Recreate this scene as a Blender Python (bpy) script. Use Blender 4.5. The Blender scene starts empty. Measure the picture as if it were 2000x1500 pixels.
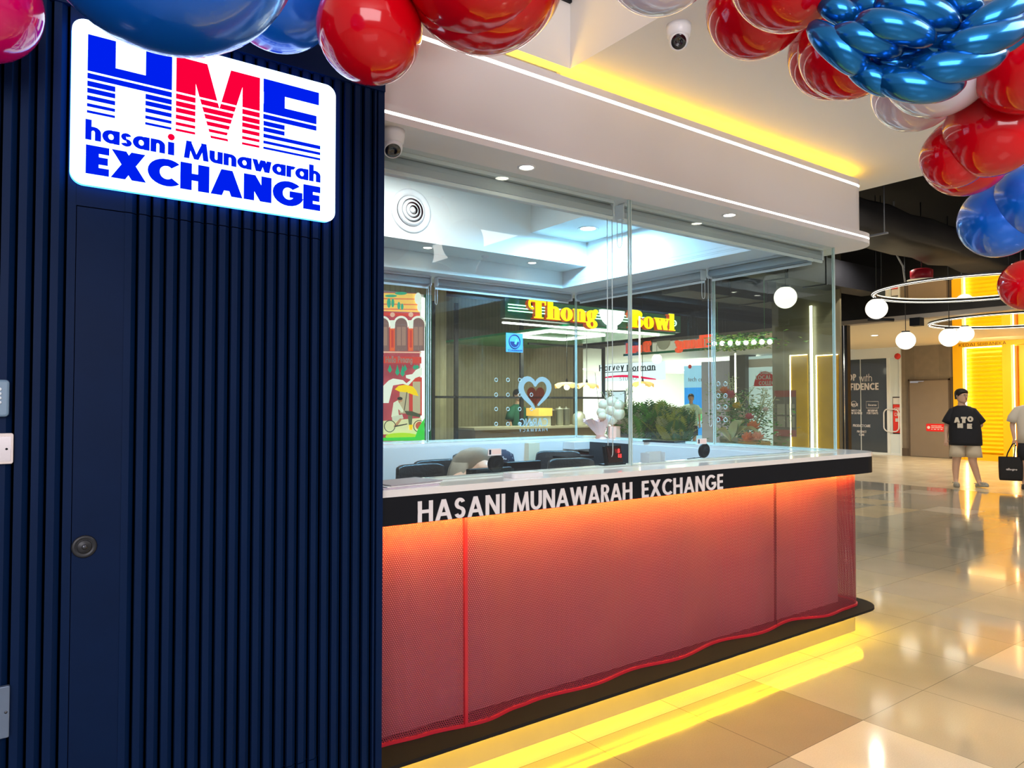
import bpy, math, random
from mathutils import Vector, Matrix
R = math.radians
random.seed(7)
S = bpy.context.scene
COL = S.collection

# ---------------------------------------------------------------- camera, world, light, exposure
F = 1400.0; TH = R(54); PI_ = math.atan(37/F); CZ = 1.5
cam_d = bpy.data.cameras.new('camera'); cam = bpy.data.objects.new('camera', cam_d); COL.objects.link(cam)
cam_d.sensor_width = 36; cam_d.lens = 36*F/2000; cam_d.clip_start = 0.05; cam_d.clip_end = 200
cam.location = (0, 0, CZ); cam.rotation_euler = (R(90)+PI_, 0, TH-R(90))
S.camera = cam
_r = Vector((math.sin(TH), -math.cos(TH), 0)); _f0 = Vector((math.cos(TH), math.sin(TH), 0))
_f = _f0*math.cos(PI_)+Vector((0, 0, math.sin(PI_))); _u = _r.cross(_f)
def ray(x, y): return _f+_r*((x-1000)/F)+_u*((750-y)/F)
def at(x, y, ax, v):
    d = ray(x, y); i = 'xyz'.index(ax); C = Vector((0, 0, CZ)); return C+d*((v-C[i])/d[i])
def far(x, y, d): return Vector((0, 0, CZ))+ray(x, y)*d

W = bpy.data.worlds.new('world'); S.world = W; W.use_nodes = True
W.node_tree.nodes['Background'].inputs[0].default_value = (1.0, 0.93, 0.90, 1)
W.node_tree.nodes['Background'].inputs[1].default_value = 0.24
S.view_settings.view_transform = 'Standard'; S.view_settings.look = 'None'
S.view_settings.exposure = 0.65; S.view_settings.gamma = 1.0
S.view_settings.use_curve_mapping = False

def area(name, loc, size, power, color, rot=(0, 0, 0), sy=None, spread=None):
    l = bpy.data.lights.new(name, 'AREA'); l.energy = power; l.color = color; l.size = size
    if sy: l.shape = 'RECTANGLE'; l.size_y = sy
    if spread: l.spread = spread
    o = bpy.data.objects.new(name, l); COL.objects.link(o); o.location = loc; o.rotation_euler = rot
    return o
# unseen soft fill added near the camera, track lamps, kiosk room light, shop lights
def aim(o, to): o.rotation_euler = (Vector(to)-o.location).to_track_quat('-Z', 'Y').to_euler()
aim(area('concourse_fill', (-1.2, -3.4, 2.7), 4.2, 135, (1, .94, .97), sy=2.2), (3.0, 2.4, 1.7))
area('concourse_fill', (3.0, -.7, 3.0), 1.6, 40, (1, .93, .88), sy=1.6)
def bulb(loc, power, color=(1, .90, .76), r=.045):
    l = bpy.data.lights.new('track_lamp', 'SPOT'); l.energy = power; l.color = color; l.shadow_soft_size = r; l.spot_size = R(150); l.spot_blend = .6
    o = bpy.data.objects.new('track_lamp', l); COL.objects.link(o); o.location = loc
for x_, y_ in ((6.4, 1.0), (8.4, 3.6), (10.6, 1.2), (11.6, 6.0), (8.6, 7.4), (10.4, 9.6), (6.6, 7.2), (12.6, 3.0), (7.6, -1.4)): bulb((x_, y_, 4.2), 98)
for x_, y_ in ((16.2, 5.0), (18.6, 6.6), (16.4, 8.4), (18.4, 9.9), (17.4, 12.0), (17.4, 15.0)): bulb((x_, y_, 2.95), 70, (1, .90, .74))
area('kiosk_room_light', (3.89, 4.25, 2.885), 0.16, 50, (.24, .62, 1.0))
area('kiosk_room_light', (2.2, 3.9, 3.15), 0.9, 24, (.95, .97, 1.0))
area('yellow_shop_light', (19.6, 7.2, 3.0), 3.2, 60, (1, .80, .45), rot=(0, R(-40), 0), sy=.6)
area('studio_shop_light', (26.0, 19.0, 3.0), 8.0, 1500, (.90, .97, 1.0), sy=10.0)
area('bowl_stall_light', (8.4, 10.2, 2.65), 2.0, 60, (1, .93, .72), sy=1.0)

# ---------------------------------------------------------------- materials
MATS = {}
def M(name, col, rough=.5, metal=0, emit=None, es=0, coat=0, spec=.5, var=0.0, vscale=8, bump=0, trans=0, alpha=1, sss=0):
    if name in MATS: return MATS[name]
    m = bpy.data.materials.new(name); m.use_nodes = True
    nt = m.node_tree; b = nt.nodes['Principled BSDF']
    b.inputs['Base Color'].default_value = (*col, 1); b.inputs['Roughness'].default_value = rough
    b.inputs['Metallic'].default_value = metal; b.inputs['Specular IOR Level'].default_value = spec
    b.inputs['Coat Weight'].default_value = coat; b.inputs['Coat Roughness'].default_value = .04
    b.inputs['Transmission Weight'].default_value = trans
    b.inputs['Subsurface Weight'].default_value = sss
    if emit: b.inputs['Emission Color'].default_value = (*emit, 1); b.inputs['Emission Strength'].default_value = es
    if var or bump:
        tc = nt.nodes.new('ShaderNodeTexCoord'); n = nt.nodes.new('ShaderNodeTexNoise')
        n.inputs['Scale'].default_value = vscale; n.inputs['Detail'].default_value = 4
        nt.links.new(tc.outputs['Object'], n.inputs['Vector'])
        if var:
            mx = nt.nodes.new('ShaderNodeMix'); mx.data_type = 'RGBA'
            mx.inputs[6].default_value = (*[c*(1-var) for c in col], 1); mx.inputs[7].default_value = (*[min(1, c*(1+var)) for c in col], 1)
            nt.links.new(n.outputs['Fac'], mx.inputs[0]); nt.links.new(mx.outputs[2], b.inputs['Base Color'])
        if bump:
            bp = nt.nodes.new('ShaderNodeBump'); bp.inputs['Strength'].default_value = bump; bp.inputs['Distance'].default_value = .01
            nt.links.new(n.outputs['Fac'], bp.inputs['Height']); nt.links.new(bp.outputs['Normal'], b.inputs['Normal'])
    MATS[name] = m; return m
def E(name, col, s):
    if name in MATS: return MATS[name]
    m = bpy.data.materials.new(name); m.use_nodes = True; nt = m.node_tree; nt.nodes.clear()
    e = nt.nodes.new('ShaderNodeEmission'); e.inputs[0].default_value = (*col, 1); e.inputs[1].default_value = s
    o = nt.nodes.new('ShaderNodeOutputMaterial'); nt.links.new(e.outputs[0], o.inputs[0]); MATS[name] = m; return m
def glass_mat(name, tint, ior=1.5, rough=0.0, refl=1.0):
    m = bpy.data.materials.new(name); m.use_nodes = True; nt = m.node_tree; nt.nodes.clear()
    t = nt.nodes.new('ShaderNodeBsdfTransparent'); t.inputs[0].default_value = (*tint, 1)
    g = nt.nodes.new('ShaderNodeBsdfGlossy'); g.inputs['Roughness'].default_value = rough
    lw = nt.nodes.new('ShaderNodeLayerWeight'); lw.inputs[0].default_value = .5
    pw = nt.nodes.new('ShaderNodeMath'); pw.operation = 'POWER'; pw.inputs[1].default_value = 5; nt.links.new(lw.outputs['Facing'], pw.inputs[0])
    fr = nt.nodes.new('ShaderNodeMath'); fr.operation = 'MULTIPLY_ADD'; fr.inputs[1].default_value = .75; fr.inputs[2].default_value = .035; nt.links.new(pw.outputs[0], fr.inputs[0])
    mm = nt.nodes.new('ShaderNodeMath'); mm.operation = 'MULTIPLY'; mm.inputs[1].default_value = refl; mm.use_clamp = True
    mx = nt.nodes.new('ShaderNodeMixShader'); o = nt.nodes.new('ShaderNodeOutputMaterial')
    nt.links.new(fr.outputs[0], mm.inputs[0]); nt.links.new(mm.outputs[0], mx.inputs[0])
    nt.links.new(t.outputs[0], mx.inputs[1]); nt.links.new(g.outputs[0], mx.inputs[2]); nt.links.new(mx.outputs[0], o.inputs[0])
    MATS[name] = m; return m
def tile_mat(name, col, rough=.1, size=.6, ox=.36, oy=0.0, grout=.35, speck=.06):
    m = bpy.data.materials.new(name); m.use_nodes = True; nt = m.node_tree; b = nt.nodes['Principled BSDF']
    b.inputs['Roughness'].default_value = rough; b.inputs['Specular IOR Level'].default_value = .7
    N = nt.nodes.new; Lk = nt.links.new
    tc = N('ShaderNodeTexCoord'); sp = N('ShaderNodeSeparateXYZ'); Lk(tc.outputs['Object'], sp.inputs[0])
    ds = []
    for i, o_ in ((0, ox), (1, oy)):
        a = N('ShaderNodeMath'); a.operation = 'SUBTRACT'; a.inputs[1].default_value = o_; Lk(sp.outputs[i], a.inputs[0])
        d = N('ShaderNodeMath'); d.operation = 'PINGPONG'; d.inputs[1].default_value = size/2; Lk(a.outputs[0], d.inputs[0]); ds.append(d)
    mn = N('ShaderNodeMath'); mn.operation = 'MINIMUM'; Lk(ds[0].outputs[0], mn.inputs[0]); Lk(ds[1].outputs[0], mn.inputs[1])
    lt = N('ShaderNodeMath'); lt.operation = 'LESS_THAN'; lt.inputs[1].default_value = .0016; Lk(mn.outputs[0], lt.inputs[0])
    n1 = N('ShaderNodeTexNoise'); n1.inputs['Scale'].default_value = 160; n1.inputs['Detail'].default_value = 2; Lk(tc.outputs['Object'], n1.inputs['Vector'])
    n2 = N('ShaderNodeTexNoise'); n2.inputs['Scale'].default_value = 2.2; n2.inputs['Detail'].default_value = 3; Lk(tc.outputs['Object'], n2.inputs['Vector'])
    mx = N('ShaderNodeMix'); mx.data_type = 'RGBA'; mx.inputs[6].default_value = (*[c*(1-speck*2) for c in col], 1); mx.inputs[7].default_value = (*[c*(1+speck*2) for c in col], 1); Lk(n1.outputs['Fac'], mx.inputs[0])
    m2 = N('ShaderNodeMix'); m2.data_type = 'RGBA'; m2.blend_type = 'MULTIPLY'; m2.inputs[0].default_value = .25; Lk(mx.outputs[2], m2.inputs[6]); Lk(n2.outputs['Fac'], m2.inputs[7])
    m3 = N('ShaderNodeMix'); m3.data_type = 'RGBA'; Lk(lt.outputs[0], m3.inputs[0]); Lk(m2.outputs[2], m3.inputs[6]); m3.inputs[7].default_value = (*[c*grout for c in col], 1)
    Lk(m3.outputs[2], b.inputs['Base Color'])
    rr = N('ShaderNodeMath'); rr.operation = 'MULTIPLY_ADD'; Lk(n2.outputs['Fac'], rr.inputs[0]); rr.inputs[1].default_value = .12; rr.inputs[2].default_value = rough-.05
    Lk(rr.outputs[0], b.inputs['Roughness'])
    MATS[name] = m; return m
def perf_mat(name, col, pitch=.0093, rad=.30):
    """painted sheet with punched holes (really open), UV in metres"""
    m = bpy.data.materials.new(name); m.use_nodes = True; nt = m.node_tree; b = nt.nodes['Principled BSDF']; out = nt.nodes['Material Output']
    b.inputs['Base Color'].default_value = (*col, 1); b.inputs['Roughness'].default_value = .38; b.inputs['Specular IOR Level'].default_value = .25
    N = nt.nodes.new; Lk = nt.links.new
    uv = N('ShaderNodeUVMap'); sp = N('ShaderNodeSeparateXYZ'); Lk(uv.outputs[0], sp.inputs[0])
    def mth(op, a, b_=None, c=None):
        k = N('ShaderNodeMath'); k.operation = op
        for i, v in enumerate((a, b_, c)):
            if v is None: continue
            if isinstance(v, (int, float)): k.inputs[i].default_value = v
            else: Lk(v, k.inputs[i])
        return k.outputs[0]
    px, py = pitch, pitch*math.sqrt(3)
    def grid(ox, oy):
        u = mth('SUBTRACT', mth('FRACT', mth('ADD', mth('DIVIDE', sp.outputs[0], px), ox)), .5)
        v = mth('SUBTRACT', mth('FRACT', mth('ADD', mth('DIVIDE', sp.outputs[1], py), oy)), .5)
        u = mth('MULTIPLY', u, px); v = mth('MULTIPLY', v, py)
        return mth('SQRT', mth('ADD', mth('MULTIPLY', u, u), mth('MULTIPLY', v, v)))
    d = mth('MINIMUM', grid(0, 0), grid(.5, .5))
    hole = mth('LESS_THAN', d, pitch*rad)
    tr = N('ShaderNodeBsdfTransparent'); mx = N('ShaderNodeMixShader')
    Lk(hole, mx.inputs[0]); Lk(b.outputs[0], mx.inputs[1]); Lk(tr.outputs[0], mx.inputs[2]); Lk(mx.outputs[0], out.inputs[0])
    MATS[name] = m; return m
def slatwall_mat(name, col, pitch, ax=0, depth=.5, rough=.5):
    m = bpy.data.materials.new(name); m.use_nodes = True; nt = m.node_tree; b = nt.nodes['Principled BSDF']
    N = nt.nodes.new; Lk = nt.links.new; b.inputs['Roughness'].default_value = rough
    tc = N('ShaderNodeTexCoord'); sp = N('ShaderNodeSeparateXYZ'); Lk(tc.outputs['Object'], sp.inputs[0])
    dv = N('ShaderNodeMath'); dv.operation = 'DIVIDE'; dv.inputs[1].default_value = pitch; Lk(sp.outputs[ax], dv.inputs[0])
    fr = N('ShaderNodeMath'); fr.operation = 'FRACT'; Lk(dv.outputs[0], fr.inputs[0])
    gt = N('ShaderNodeMath'); gt.operation = 'GREATER_THAN'; gt.inputs[1].default_value = .72; Lk(fr.outputs[0], gt.inputs[0])
    n = N('ShaderNodeTexNoise'); n.inputs['Scale'].default_value = 6; Lk(tc.outputs['Object'], n.inputs['Vector'])
    mx = N('ShaderNodeMix'); mx.data_type = 'RGBA'; Lk(gt.outputs[0], mx.inputs[0]); mx.inputs[6].default_value = (*col, 1); mx.inputs[7].default_value = (*[c*depth for c in col], 1)
    m2 = N('ShaderNodeMix'); m2.data_type = 'RGBA'; m2.blend_type = 'MULTIPLY'; m2.inputs[0].default_value = .3; Lk(mx.outputs[2], m2.inputs[6]); Lk(n.outputs['Fac'], m2.inputs[7])
    Lk(m2.outputs[2], b.inputs['Base Color']); MATS[name] = m; return m

white = M('white_paint', (.78, .74, .74), .45, var=.02, vscale=3)
ceilm = M('ceiling_paint', (.76, .74, .71), .6, var=.02, vscale=2)
inner = M('inner_white', (.80, .82, .84), .5, var=.02)
black = M('black_satin', (.005, .006, .010), .45, spec=.2, var=.1)
blackm = M('black_metal', (.02, .022, .028), .4, metal=.3, var=.1)
navy = M('navy_slat_paint', (.0015, .012, .052), .5, spec=.10, var=.12, vscale=5)
navyflat = M('navy_flat_paint', (.0015, .011, .048), .5, spec=.10, var=.2, vscale=7)
dark = M('dark_void', (.004, .004, .006), .9, var=.3, vscale=2)
duct = M('duct_wrap', (.018, .017, .020), .6, var=.5, vscale=3, bump=.5)
crimson = perf_mat('crimson_perforated_sheet', (.26, .032, .052))
crims = M('crimson_paint', (.50, .018, .035), .35, var=.05)
slabm = M('matt_black_slab', (.010, .010, .012), .75, spec=.2, var=.1)
pinkback = M('salmon_backing_board', (.72, .34, .40), .6, var=.03)
quartz = M('white_quartz', (.82, .80, .78), .08, var=.03, vscale=20, spec=.6)
mirrorst = M('polished_steel', (.36, .33, .27), .25, metal=.45, var=.05)
brass = M('brushed_brass', (.55, .45, .22), .3, metal=1, var=.05)
chrome = M('chrome', (.8, .8, .8), .12, metal=1)
grey = M('grey_plastic', (.35, .36, .38), .4, var=.05)
wplast = M('white_plastic', (.8, .8, .82), .3, var=.02)
leather = M('black_leather', (.015, .016, .02), .38, var=.3, vscale=60, bump=.3)
lettw = M('white_lettering', (.80, .76, .78), .5)
ledw = E('led_white', (1, .97, .90), 5.0)
ledwarm = E('led_warm_yellow', (1, .60, .0), 30)
ledcove = E('led_cove_yellow', (1, .56, .03), 14)
ledorange = E('led_warm_orange', (1, .58, .06), 110)
glass = glass_mat('clear_glass', (.93, .97, .95), 1.45)
gedge = M('glass_edge', (.55, .68, .64), .15, spec=.8, var=.03)
glassdark = glass_mat('tinted_glass', (.40, .46, .52), 1.5)
blindf = M('blind_fabric', (.46, .49, .52), .7, var=.03)
blindw = M('blind_rail_white', (.78, .80, .82), .35)

# ---------------------------------------------------------------- mesh building
class MB:
    def __init__(s): s.v = []; s.f = []; s.m = []; s.uv = {}; s.smooth = []
    def add(s, vs, fs, mat=0, smooth=False):
        o = len(s.v); s.v += [Vector(v) for v in vs]
        for f in fs: s.f.append([o+i for i in f]); s.m.append(mat); s.smooth.append(smooth)
        return s
    def box(s, x0, x1, y0, y1, z0, z1, mat=0):
        return s.add([(x0, y0, z0), (x1, y0, z0), (x1, y1, z0), (x0, y1, z0), (x0, y0, z1), (x1, y0, z1), (x1, y1, z1), (x0, y1, z1)],
                     [(3, 2, 1, 0), (4, 5, 6, 7), (0, 1, 5, 4), (1, 2, 6, 5), (2, 3, 7, 6), (3, 0, 4, 7)], mat)
    def obox(s, c, sx, sy, sz, rz=0, mat=0, rx=0, ry=0):
        Mx = Matrix.Translation(Vector(c)) @ Matrix.Rotation(rz, 4, 'Z') @ Matrix.Rotation(ry, 4, 'Y') @ Matrix.Rotation(rx, 4, 'X')
        vs = [Mx @ Vector((a*sx/2, b*sy/2, d*sz/2)) for d in (-1, 1) for a, b in ((-1, -1), (1, -1), (1, 1), (-1, 1))]
        return s.add(vs, [(3, 2, 1, 0), (4, 5, 6, 7), (0, 1, 5, 4), (1, 2, 6, 5), (2, 3, 7, 6), (3, 0, 4, 7)], mat)
    def frustum(s, p0, p1, r0, r1, n=16, mat=0, cap=True):
        p0 = Vector(p0); p1 = Vector(p1); d = (p1-p0).normalized()
        a = d.orthogonal().normalized(); b = d.cross(a)
        vs = []
        for p, r in ((p0, r0), (p1, r1)):
            for i in range(n):
                t = 2*math.pi*i/n; vs.append(p+a*math.cos(t)*r+b*math.sin(t)*r)
        fs = [(i, (i+1) % n, n+(i+1) % n, n+i) for i in range(n)]
        s.add(vs, fs, mat, True)
        if cap: s.add(vs, [tuple(range(n-1, -1, -1)), tuple(range(n, 2*n))], mat)
        return s
    def tube(s, pts, r, n=8, mat=0, closed=False):
        pts = [Vector(p) for p in pts]; N = len(pts); vs = []; a = None
        rr = r if isinstance(r, (list, tuple)) else [r]*N
        for i, p in enumerate(pts):
            if closed: d = pts[(i+1) % N]-pts[i-1]
            else: d = pts[min(i+1, N-1)]-pts[max(i-1, 0)]
            d.normalize()
            if a is None: a = d.orthogonal().normalized()
            a = (a-d*a.dot(d)).normalized(); b = d.cross(a)
            for k in range(n):
                t = 2*math.pi*k/n; vs.append(p+(a*math.cos(t)+b*math.sin(t))*rr[i])
        fs = []
        for i in range(N if closed else N-1):
            j = (i+1) % N
            for k in range(n): fs.append((i*n+k, i*n+(k+1) % n, j*n+(k+1) % n, j*n+k))
        if not closed: fs += [tuple(range(n-1, -1, -1)), tuple((N-1)*n+k for k in range(n))]
        return s.add(vs, fs, mat, True)
    def ball(s, c, r, n=20, m=12, mat=0, sc=(1, 1, 1), rot=None):
        vs = []; c = Vector(c)
        for j in range(m+1):
            t = math.pi*j/m
            for i in range(n):
                p = 2*math.pi*i/n; v = Vector((math.sin(t)*math.cos(p)*sc[0], math.sin(t)*math.sin(p)*sc[1], math.cos(t)*sc[2]))*r
                if rot: v = rot @ v
                vs.append(c+v)
        fs = [((j+1)*n+i, (j+1)*n+(i+1) % n, j*n+(i+1) % n, j*n+i) for j in range(m) for i in range(n)]
        return s.add(vs, fs, mat, True)
    def lathe(s, prof, c=(0, 0, 0), n=32, mat=0, axis=None, smooth=True):
        """prof [(r,h)], axis: matrix rotating +Z"""
        c = Vector(c); vs = []
        for r_, h in prof:
            for i in range(n):
                t = 2*math.pi*i/n; v = Vector((r_*math.cos(t), r_*math.sin(t), h))
                if axis: v = axis @ v
                vs.append(c+v)
        fs = [(j*n+i, j*n+(i+1) % n, (j+1)*n+(i+1) % n, (j+1)*n+i) for j in range(len(prof)-1) for i in range(n)]
        return s.add(vs, fs, mat, smooth)
    def prism(s, poly, o, ux, uy, th, mat=0):
        """flat polygon [(u,v)] at origin o with axes ux,uy, thickness th along -n (n = ux x uy)"""
        o = Vector(o); ux = Vector(ux); uy = Vector(uy); n = ux.cross(uy).normalized()
        ar = sum(poly[i][0]*poly[(i+1) % len(poly)][1]-poly[(i+1) % len(poly)][0]*poly[i][1] for i in range(len(poly)))
        if ar < 0: poly = poly[::-1]
        k = len(poly); vs = [o+ux*a+uy*b for a, b in poly]+[o+ux*a+uy*b-n*th for a, b in poly]
        return s.add(vs, [tuple(range(k)), tuple(range(2*k-1, k-1, -1))]+[(i, k+i, k+(i+1) % k, (i+1) % k) for i in range(k)], mat)
    def extr(s, path, z0, z1, mat=0, smooth=False):
        """closed plan polygon extruded in z"""
        k = len(path); vs = [(x, y, z0) for x, y in path]+[(x, y, z1) for x, y in path]
        s.add(vs, [(i, (i+1) % k, k+(i+1) % k, k+i) for i in range(k)], mat, smooth)
        return s.add(vs, [tuple(range(k-1, -1, -1)), tuple(range(k, 2*k))], mat)
    def build(s, name, mats, parent=None, org=(0, 0, 0), bevel=0, subd=0, shade=None, seg=2):
        org = Vector(org); me = bpy.data.meshes.new(name)
        me.from_pydata([v-org for v in s.v], [], s.f); 
        if not isinstance(mats, (list, tuple)): mats = [mats]
        for m in mats: me.materials.append(m)
        me.polygons.foreach_set('material_index', s.m)
        me.polygons.foreach_set('use_smooth', [bool(x) if shade is None else shade for x in s.smooth])
        if s.uv:
            u = me.uv_layers.new(name='UVMap')
            for l in me.loops: u.data[l.index].uv = s.uv.get(l.vertex_index, (0, 0))
        me.update()
        o = bpy.data.objects.new(name, me); COL.objects.link(o)
        if parent: o.parent = parent
        else: o.location = org
        if bevel:
            b = o.modifiers.new('bevel', 'BEVEL'); b.width = bevel; b.segments = seg; b.limit_method = 'ANGLE'
        if subd:
            b = o.modifiers.new('sub', 'SUBSURF'); b.levels = subd; b.render_levels = subd
        return o
def tag(o, label, cat, group=None, kind=None):
    o['label'] = label; o['category'] = cat
    if group: o['group'] = group
    if kind: o['kind'] = kind
    return o
def struct(o, label=None):
    o['kind'] = 'structure'
    if label: o['label'] = label
    return o
def thing(name, label, cat, loc=(0, 0, 0), rz=0, group=None):
    o = bpy.data.objects.new(name, None); COL.objects.link(o); o.empty_display_size = .1
    o.location = loc; o.rotation_euler = (0, 0, rz)
    return tag(o, label, cat, group)
def copy_tree(o, parent=None):
    c = o.copy(); COL.objects.link(c)
    if parent: c.parent = parent
    for ch in list(o.children): copy_tree(ch, c)
    return c

# ---------------------------------------------------------------- lettering
def arc(cx, cy, rx, ry, a0, a1, t, th=None, n=20):
    """stroke ring segment, outer radii rx,ry ; horizontal thickness t, vertical th"""
    th = t if th is None else th; ps = []
    for i in range(n):
        q = []
        for k in (i, i+1):
            a = R(a0+(a1-a0)*k/n); q.append(((cx+rx*math.cos(a), cy+ry*math.sin(a)), (cx+(rx-t)*math.cos(a), cy+(ry-th)*math.sin(a))))
        ps.append([q[0][0], q[1][0], q[1][1], q[0][1]])
    return ps
def dg(x0, y0, x1, y1, w): return [[(x0, y0), (x0+w, y0), (x1+w, y1), (x1, y1)]]
def rc(x0, x1, y0, y1): return [[(x0, y0), (x1, y0), (x1, y1), (x0, y1)]]
def glyph(c, w=.2, h=.17):
    """geometric sans, cap height 1 ; returns width, polygons"""
    if c == 'H': return .80, rc(0, w, 0, 1)+rc(.8-w, .8, 0, 1)+rc(0, .8, .5-h/2, .5+h/2)
    if c == 'A': return .92, dg(0, 0, .46-w*.52, 1, w*1.04)+dg(.92-w*1.04, 0, .46-w*.52, 1, w*1.04)+rc(.22, .70, .20, .20+h)
    if c == 'S': return .62, arc(.31, .72, .29, .28, 20, 270, w*.95, h)+arc(.31, .29, .31, .29, -160, 90, w*.95, h)
    if c == 'N': return .84, rc(0, w, 0, 1)+rc(.84-w, .84, 0, 1)+dg(.84-w*1.1, 0, 0, 1, w*1.1)
    if c == 'I': return w, rc(0, w, 0, 1)
    if c == 'M': return 1.06, dg(0, 0, .10, 1, w)+dg(1.06-w, 0, .96-w, 1, w)+dg(.53-w*.42, 0, .10, 1, w*.84)+dg(.53-w*.42, 0, .96-w*.84, 1, w*.84)
    if c == 'U': return .76, rc(0, w, .36, 1)+rc(.76-w, .76, .36, 1)+arc(.38, .38, .38, .38, 180, 360, w, h)
    if c == 'W': return 1.26, dg(.26, 0, 0, 1, w)+dg(.26, 0, .54, 1, w)+dg(.84, 0, .54, 1, w)+dg(.84, 0, 1.26-w, 1, w)
    if c == 'R': return .66, rc(0, w, 0, 1)+rc(0, .34, 1-h*.9, 1)+rc(0, .34, .43, .43+h*.9)+arc(.33, .715, .31, .285, -90, 90, w, h*.9)+dg(.66-w*1.08, 0, .22, .5, w*1.08)
    if c == 'P': return .62, rc(0, w, 0, 1)+rc(0, .34, 1-h*.9, 1)+rc(0, .34, .43, .43+h*.9)+arc(.33, .715, .31, .285, -90, 90, w, h*.9)
    if c == 'D': return .78, rc(0, w, 0, 1)+rc(0, .32, 1-h, 1)+rc(0, .32, 0, h)+arc(.30, .5, .48, .5, -90, 90, w, h)
    if c == 'B': return .64, rc(0, w, 0, 1)+rc(0, .34, 1-h*.8, 1)+rc(0, .34, .46, .46+h*.8)+rc(0, .36, 0, h*.8)+arc(.32, .74, .28, .26, -90, 90, w, h*.8)+arc(.34, .29, .30, .29, -90, 90, w, h*.8)
    if c == 'E': return .56, rc(0, w, 0, 1)+rc(0, .56, 0, h)+rc(0, .56, 1-h, 1)+rc(0, .53, .5-h/2, .5+h/2)
    if c == 'F': return .54, rc(0, w, 0, 1)+rc(0, .54, 1-h, 1)+rc(0, .50, .48-h/2, .48+h/2)
    if c == 'L': return .50, rc(0, w, 0, 1)+rc(0, .50, 0, h)
    if c == 'T': return .60, rc(.3-w/2, .3+w/2, 0, 1)+rc(0, .6, 1-h, 1)
    if c == 'Y': return .78, rc(.39-w/2, .39+w/2, 0, .45)+dg(.39-w/2, .40, 0, 1, w)+dg(.39-w/2, .40, .78-w, 1, w)
    if c == 'V': return .86, dg(.43-w/2, 0, 0, 1, w)+dg(.43-w/2, 0, .86-w, 1, w)
    if c == 'K': return .76, rc(0, w, 0, 1)+dg(.76-w*1.2, 0, w*.6, .56, w*1.15)+dg(w*.7, .42, .74-w*1.15, 1, w*1.15)
    if c == 'X': return .88, dg(0, 0, .86-w*1.15, 1, w*1.15)+dg(.88-w*1.15, 0, .02, 1, w*1.15)
    if c == 'C': return .82, arc(.5, .5, .5, .5, 48, 312, w, h)
    if c == 'O': return 1.0, arc(.5, .5, .5, .5, 0, 360, w, h, 28)
    if c == 'Q': return 1.0, arc(.5, .5, .5, .5, 0, 360, w, h, 28)+dg(.9, -.05, .6, .3, w)
    if c == 'G': return .94, arc(.5, .5, .5, .5, 45, 345, w, h)+rc(.54, .95, .36, .36+h)+rc(.95-w*.85, .95, .30, .5)
    if c == 'J': return .44, rc(.44-w, .44, .25, 1)+arc(.19, .25, .25, .25, 180, 360, w, h)
    # lowercase, x-height .66, geometric
    X = .70
    if c == 'a': return .66, arc(.33, X/2, .33, X/2, 0, 360, w, h, 24)+rc(.66-w, .66, 0, X)
    if c == 'h': return .58, rc(0, w, 0, 1.05)+arc(.29, X-.29, .29, .29, 0, 180, w, h)+rc(.58-w, .58, 0, X-.28)
    if c == 'n': return .58, rc(0, w, 0, X)+arc(.29, X-.29, .29, .29, 0, 180, w, h)+rc(.58-w, .58, 0, X-.28)
    if c == 'm': return .98, rc(0, w, 0, X)+arc(.27, X-.27, .27, .27, 0, 180, w, h)+rc(.54-w, .54, 0, X-.26)+arc(.71, X-.27, .27, .27, 0, 180, w, h)+rc(.98-w, .98, 0, X-.26)
    if c == 'i': return w, rc(0, w, 0, X)
    if c == 'u': return .58, rc(0, w, .28, X)+rc(.58-w, .58, 0, X)+arc(.29, .29, .29, .29, 180, 360, w, h)
    if c == 'r': return .40, rc(0, w, 0, X)+arc(.30, X-.28, .30, .28, 60, 180, w, h)
    if c == 's': return .42, arc(.21, X*.72, .20, X*.28, 20, 270, w*.8, h*.9)+arc(.21, X*.28, .21, X*.28, -160, 90, w*.8, h*.9)
    if c == 'w': return .90, dg(.17, 0, 0, X, w)+dg(.17, 0, .38, X, w)+dg(.58, 0, .38, X, w)+dg(.58, 0, .90-w, X, w)
    if c == 'e': return .62, arc(.31, X/2, .31, X/2, 0, 325, w*.85, h*.9)+rc(.1, .60, X/2-h*.4, X/2+h*.4)
    if c == 'o': return .66, arc(.33, X/2, .33, X/2, 0, 360, w, h, 24)
    if c == 'c': return .54, arc(.31, X/2, .31, X/2, 50, 310, w, h)
    if c == 't': return .34, rc(.1, .1+w, 0, .95)+rc(0, .34, X-h, X)
    if c == 'l': return w, rc(0, w, 0, 1.05)
    if c == 'v': return .60, dg(.30-w/2, 0, 0, X, w)+dg(.30-w/2, 0, .60-w, X, w)
    if c == 'y': return .60, dg(.30-w/2, 0, 0, X, w)+dg(.12, -.28, .60-w, X, w)
    if c == 'g': return .66, arc(.33, X/2, .33, X/2, 0, 360, w, h, 24)+rc(.66-w, .66, -.05, X)+arc(.33, -.02, .33, .26, 190, 360, w, h)
    if c == 'k': return .56, rc(0, w, 0, 1.05)+dg(.56-w*1.1, 0, w*.6, .40, w)+dg(w*.7, .30, .54-w, X, w)
    if c == 'p': return .64, arc(.31, X/2, .33, X/2, 0, 360, w, h, 24)+rc(0, w, -.3, X)
    if c == 'd': return .66, arc(.33, X/2, .33, X/2, 0, 360, w, h, 24)+rc(.66-w, .66, 0, 1.05)
    if c == 'f': return .36, rc(.1, .1+w, 0, .8)+rc(0, .34, X-h, X)+arc(.34, .78, .24, .24, 80, 180, w, h)
    if c == '1': return .3, rc(.3-w, .3, 0, 1)+dg(0, .75, .12, 1, w)
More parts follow.
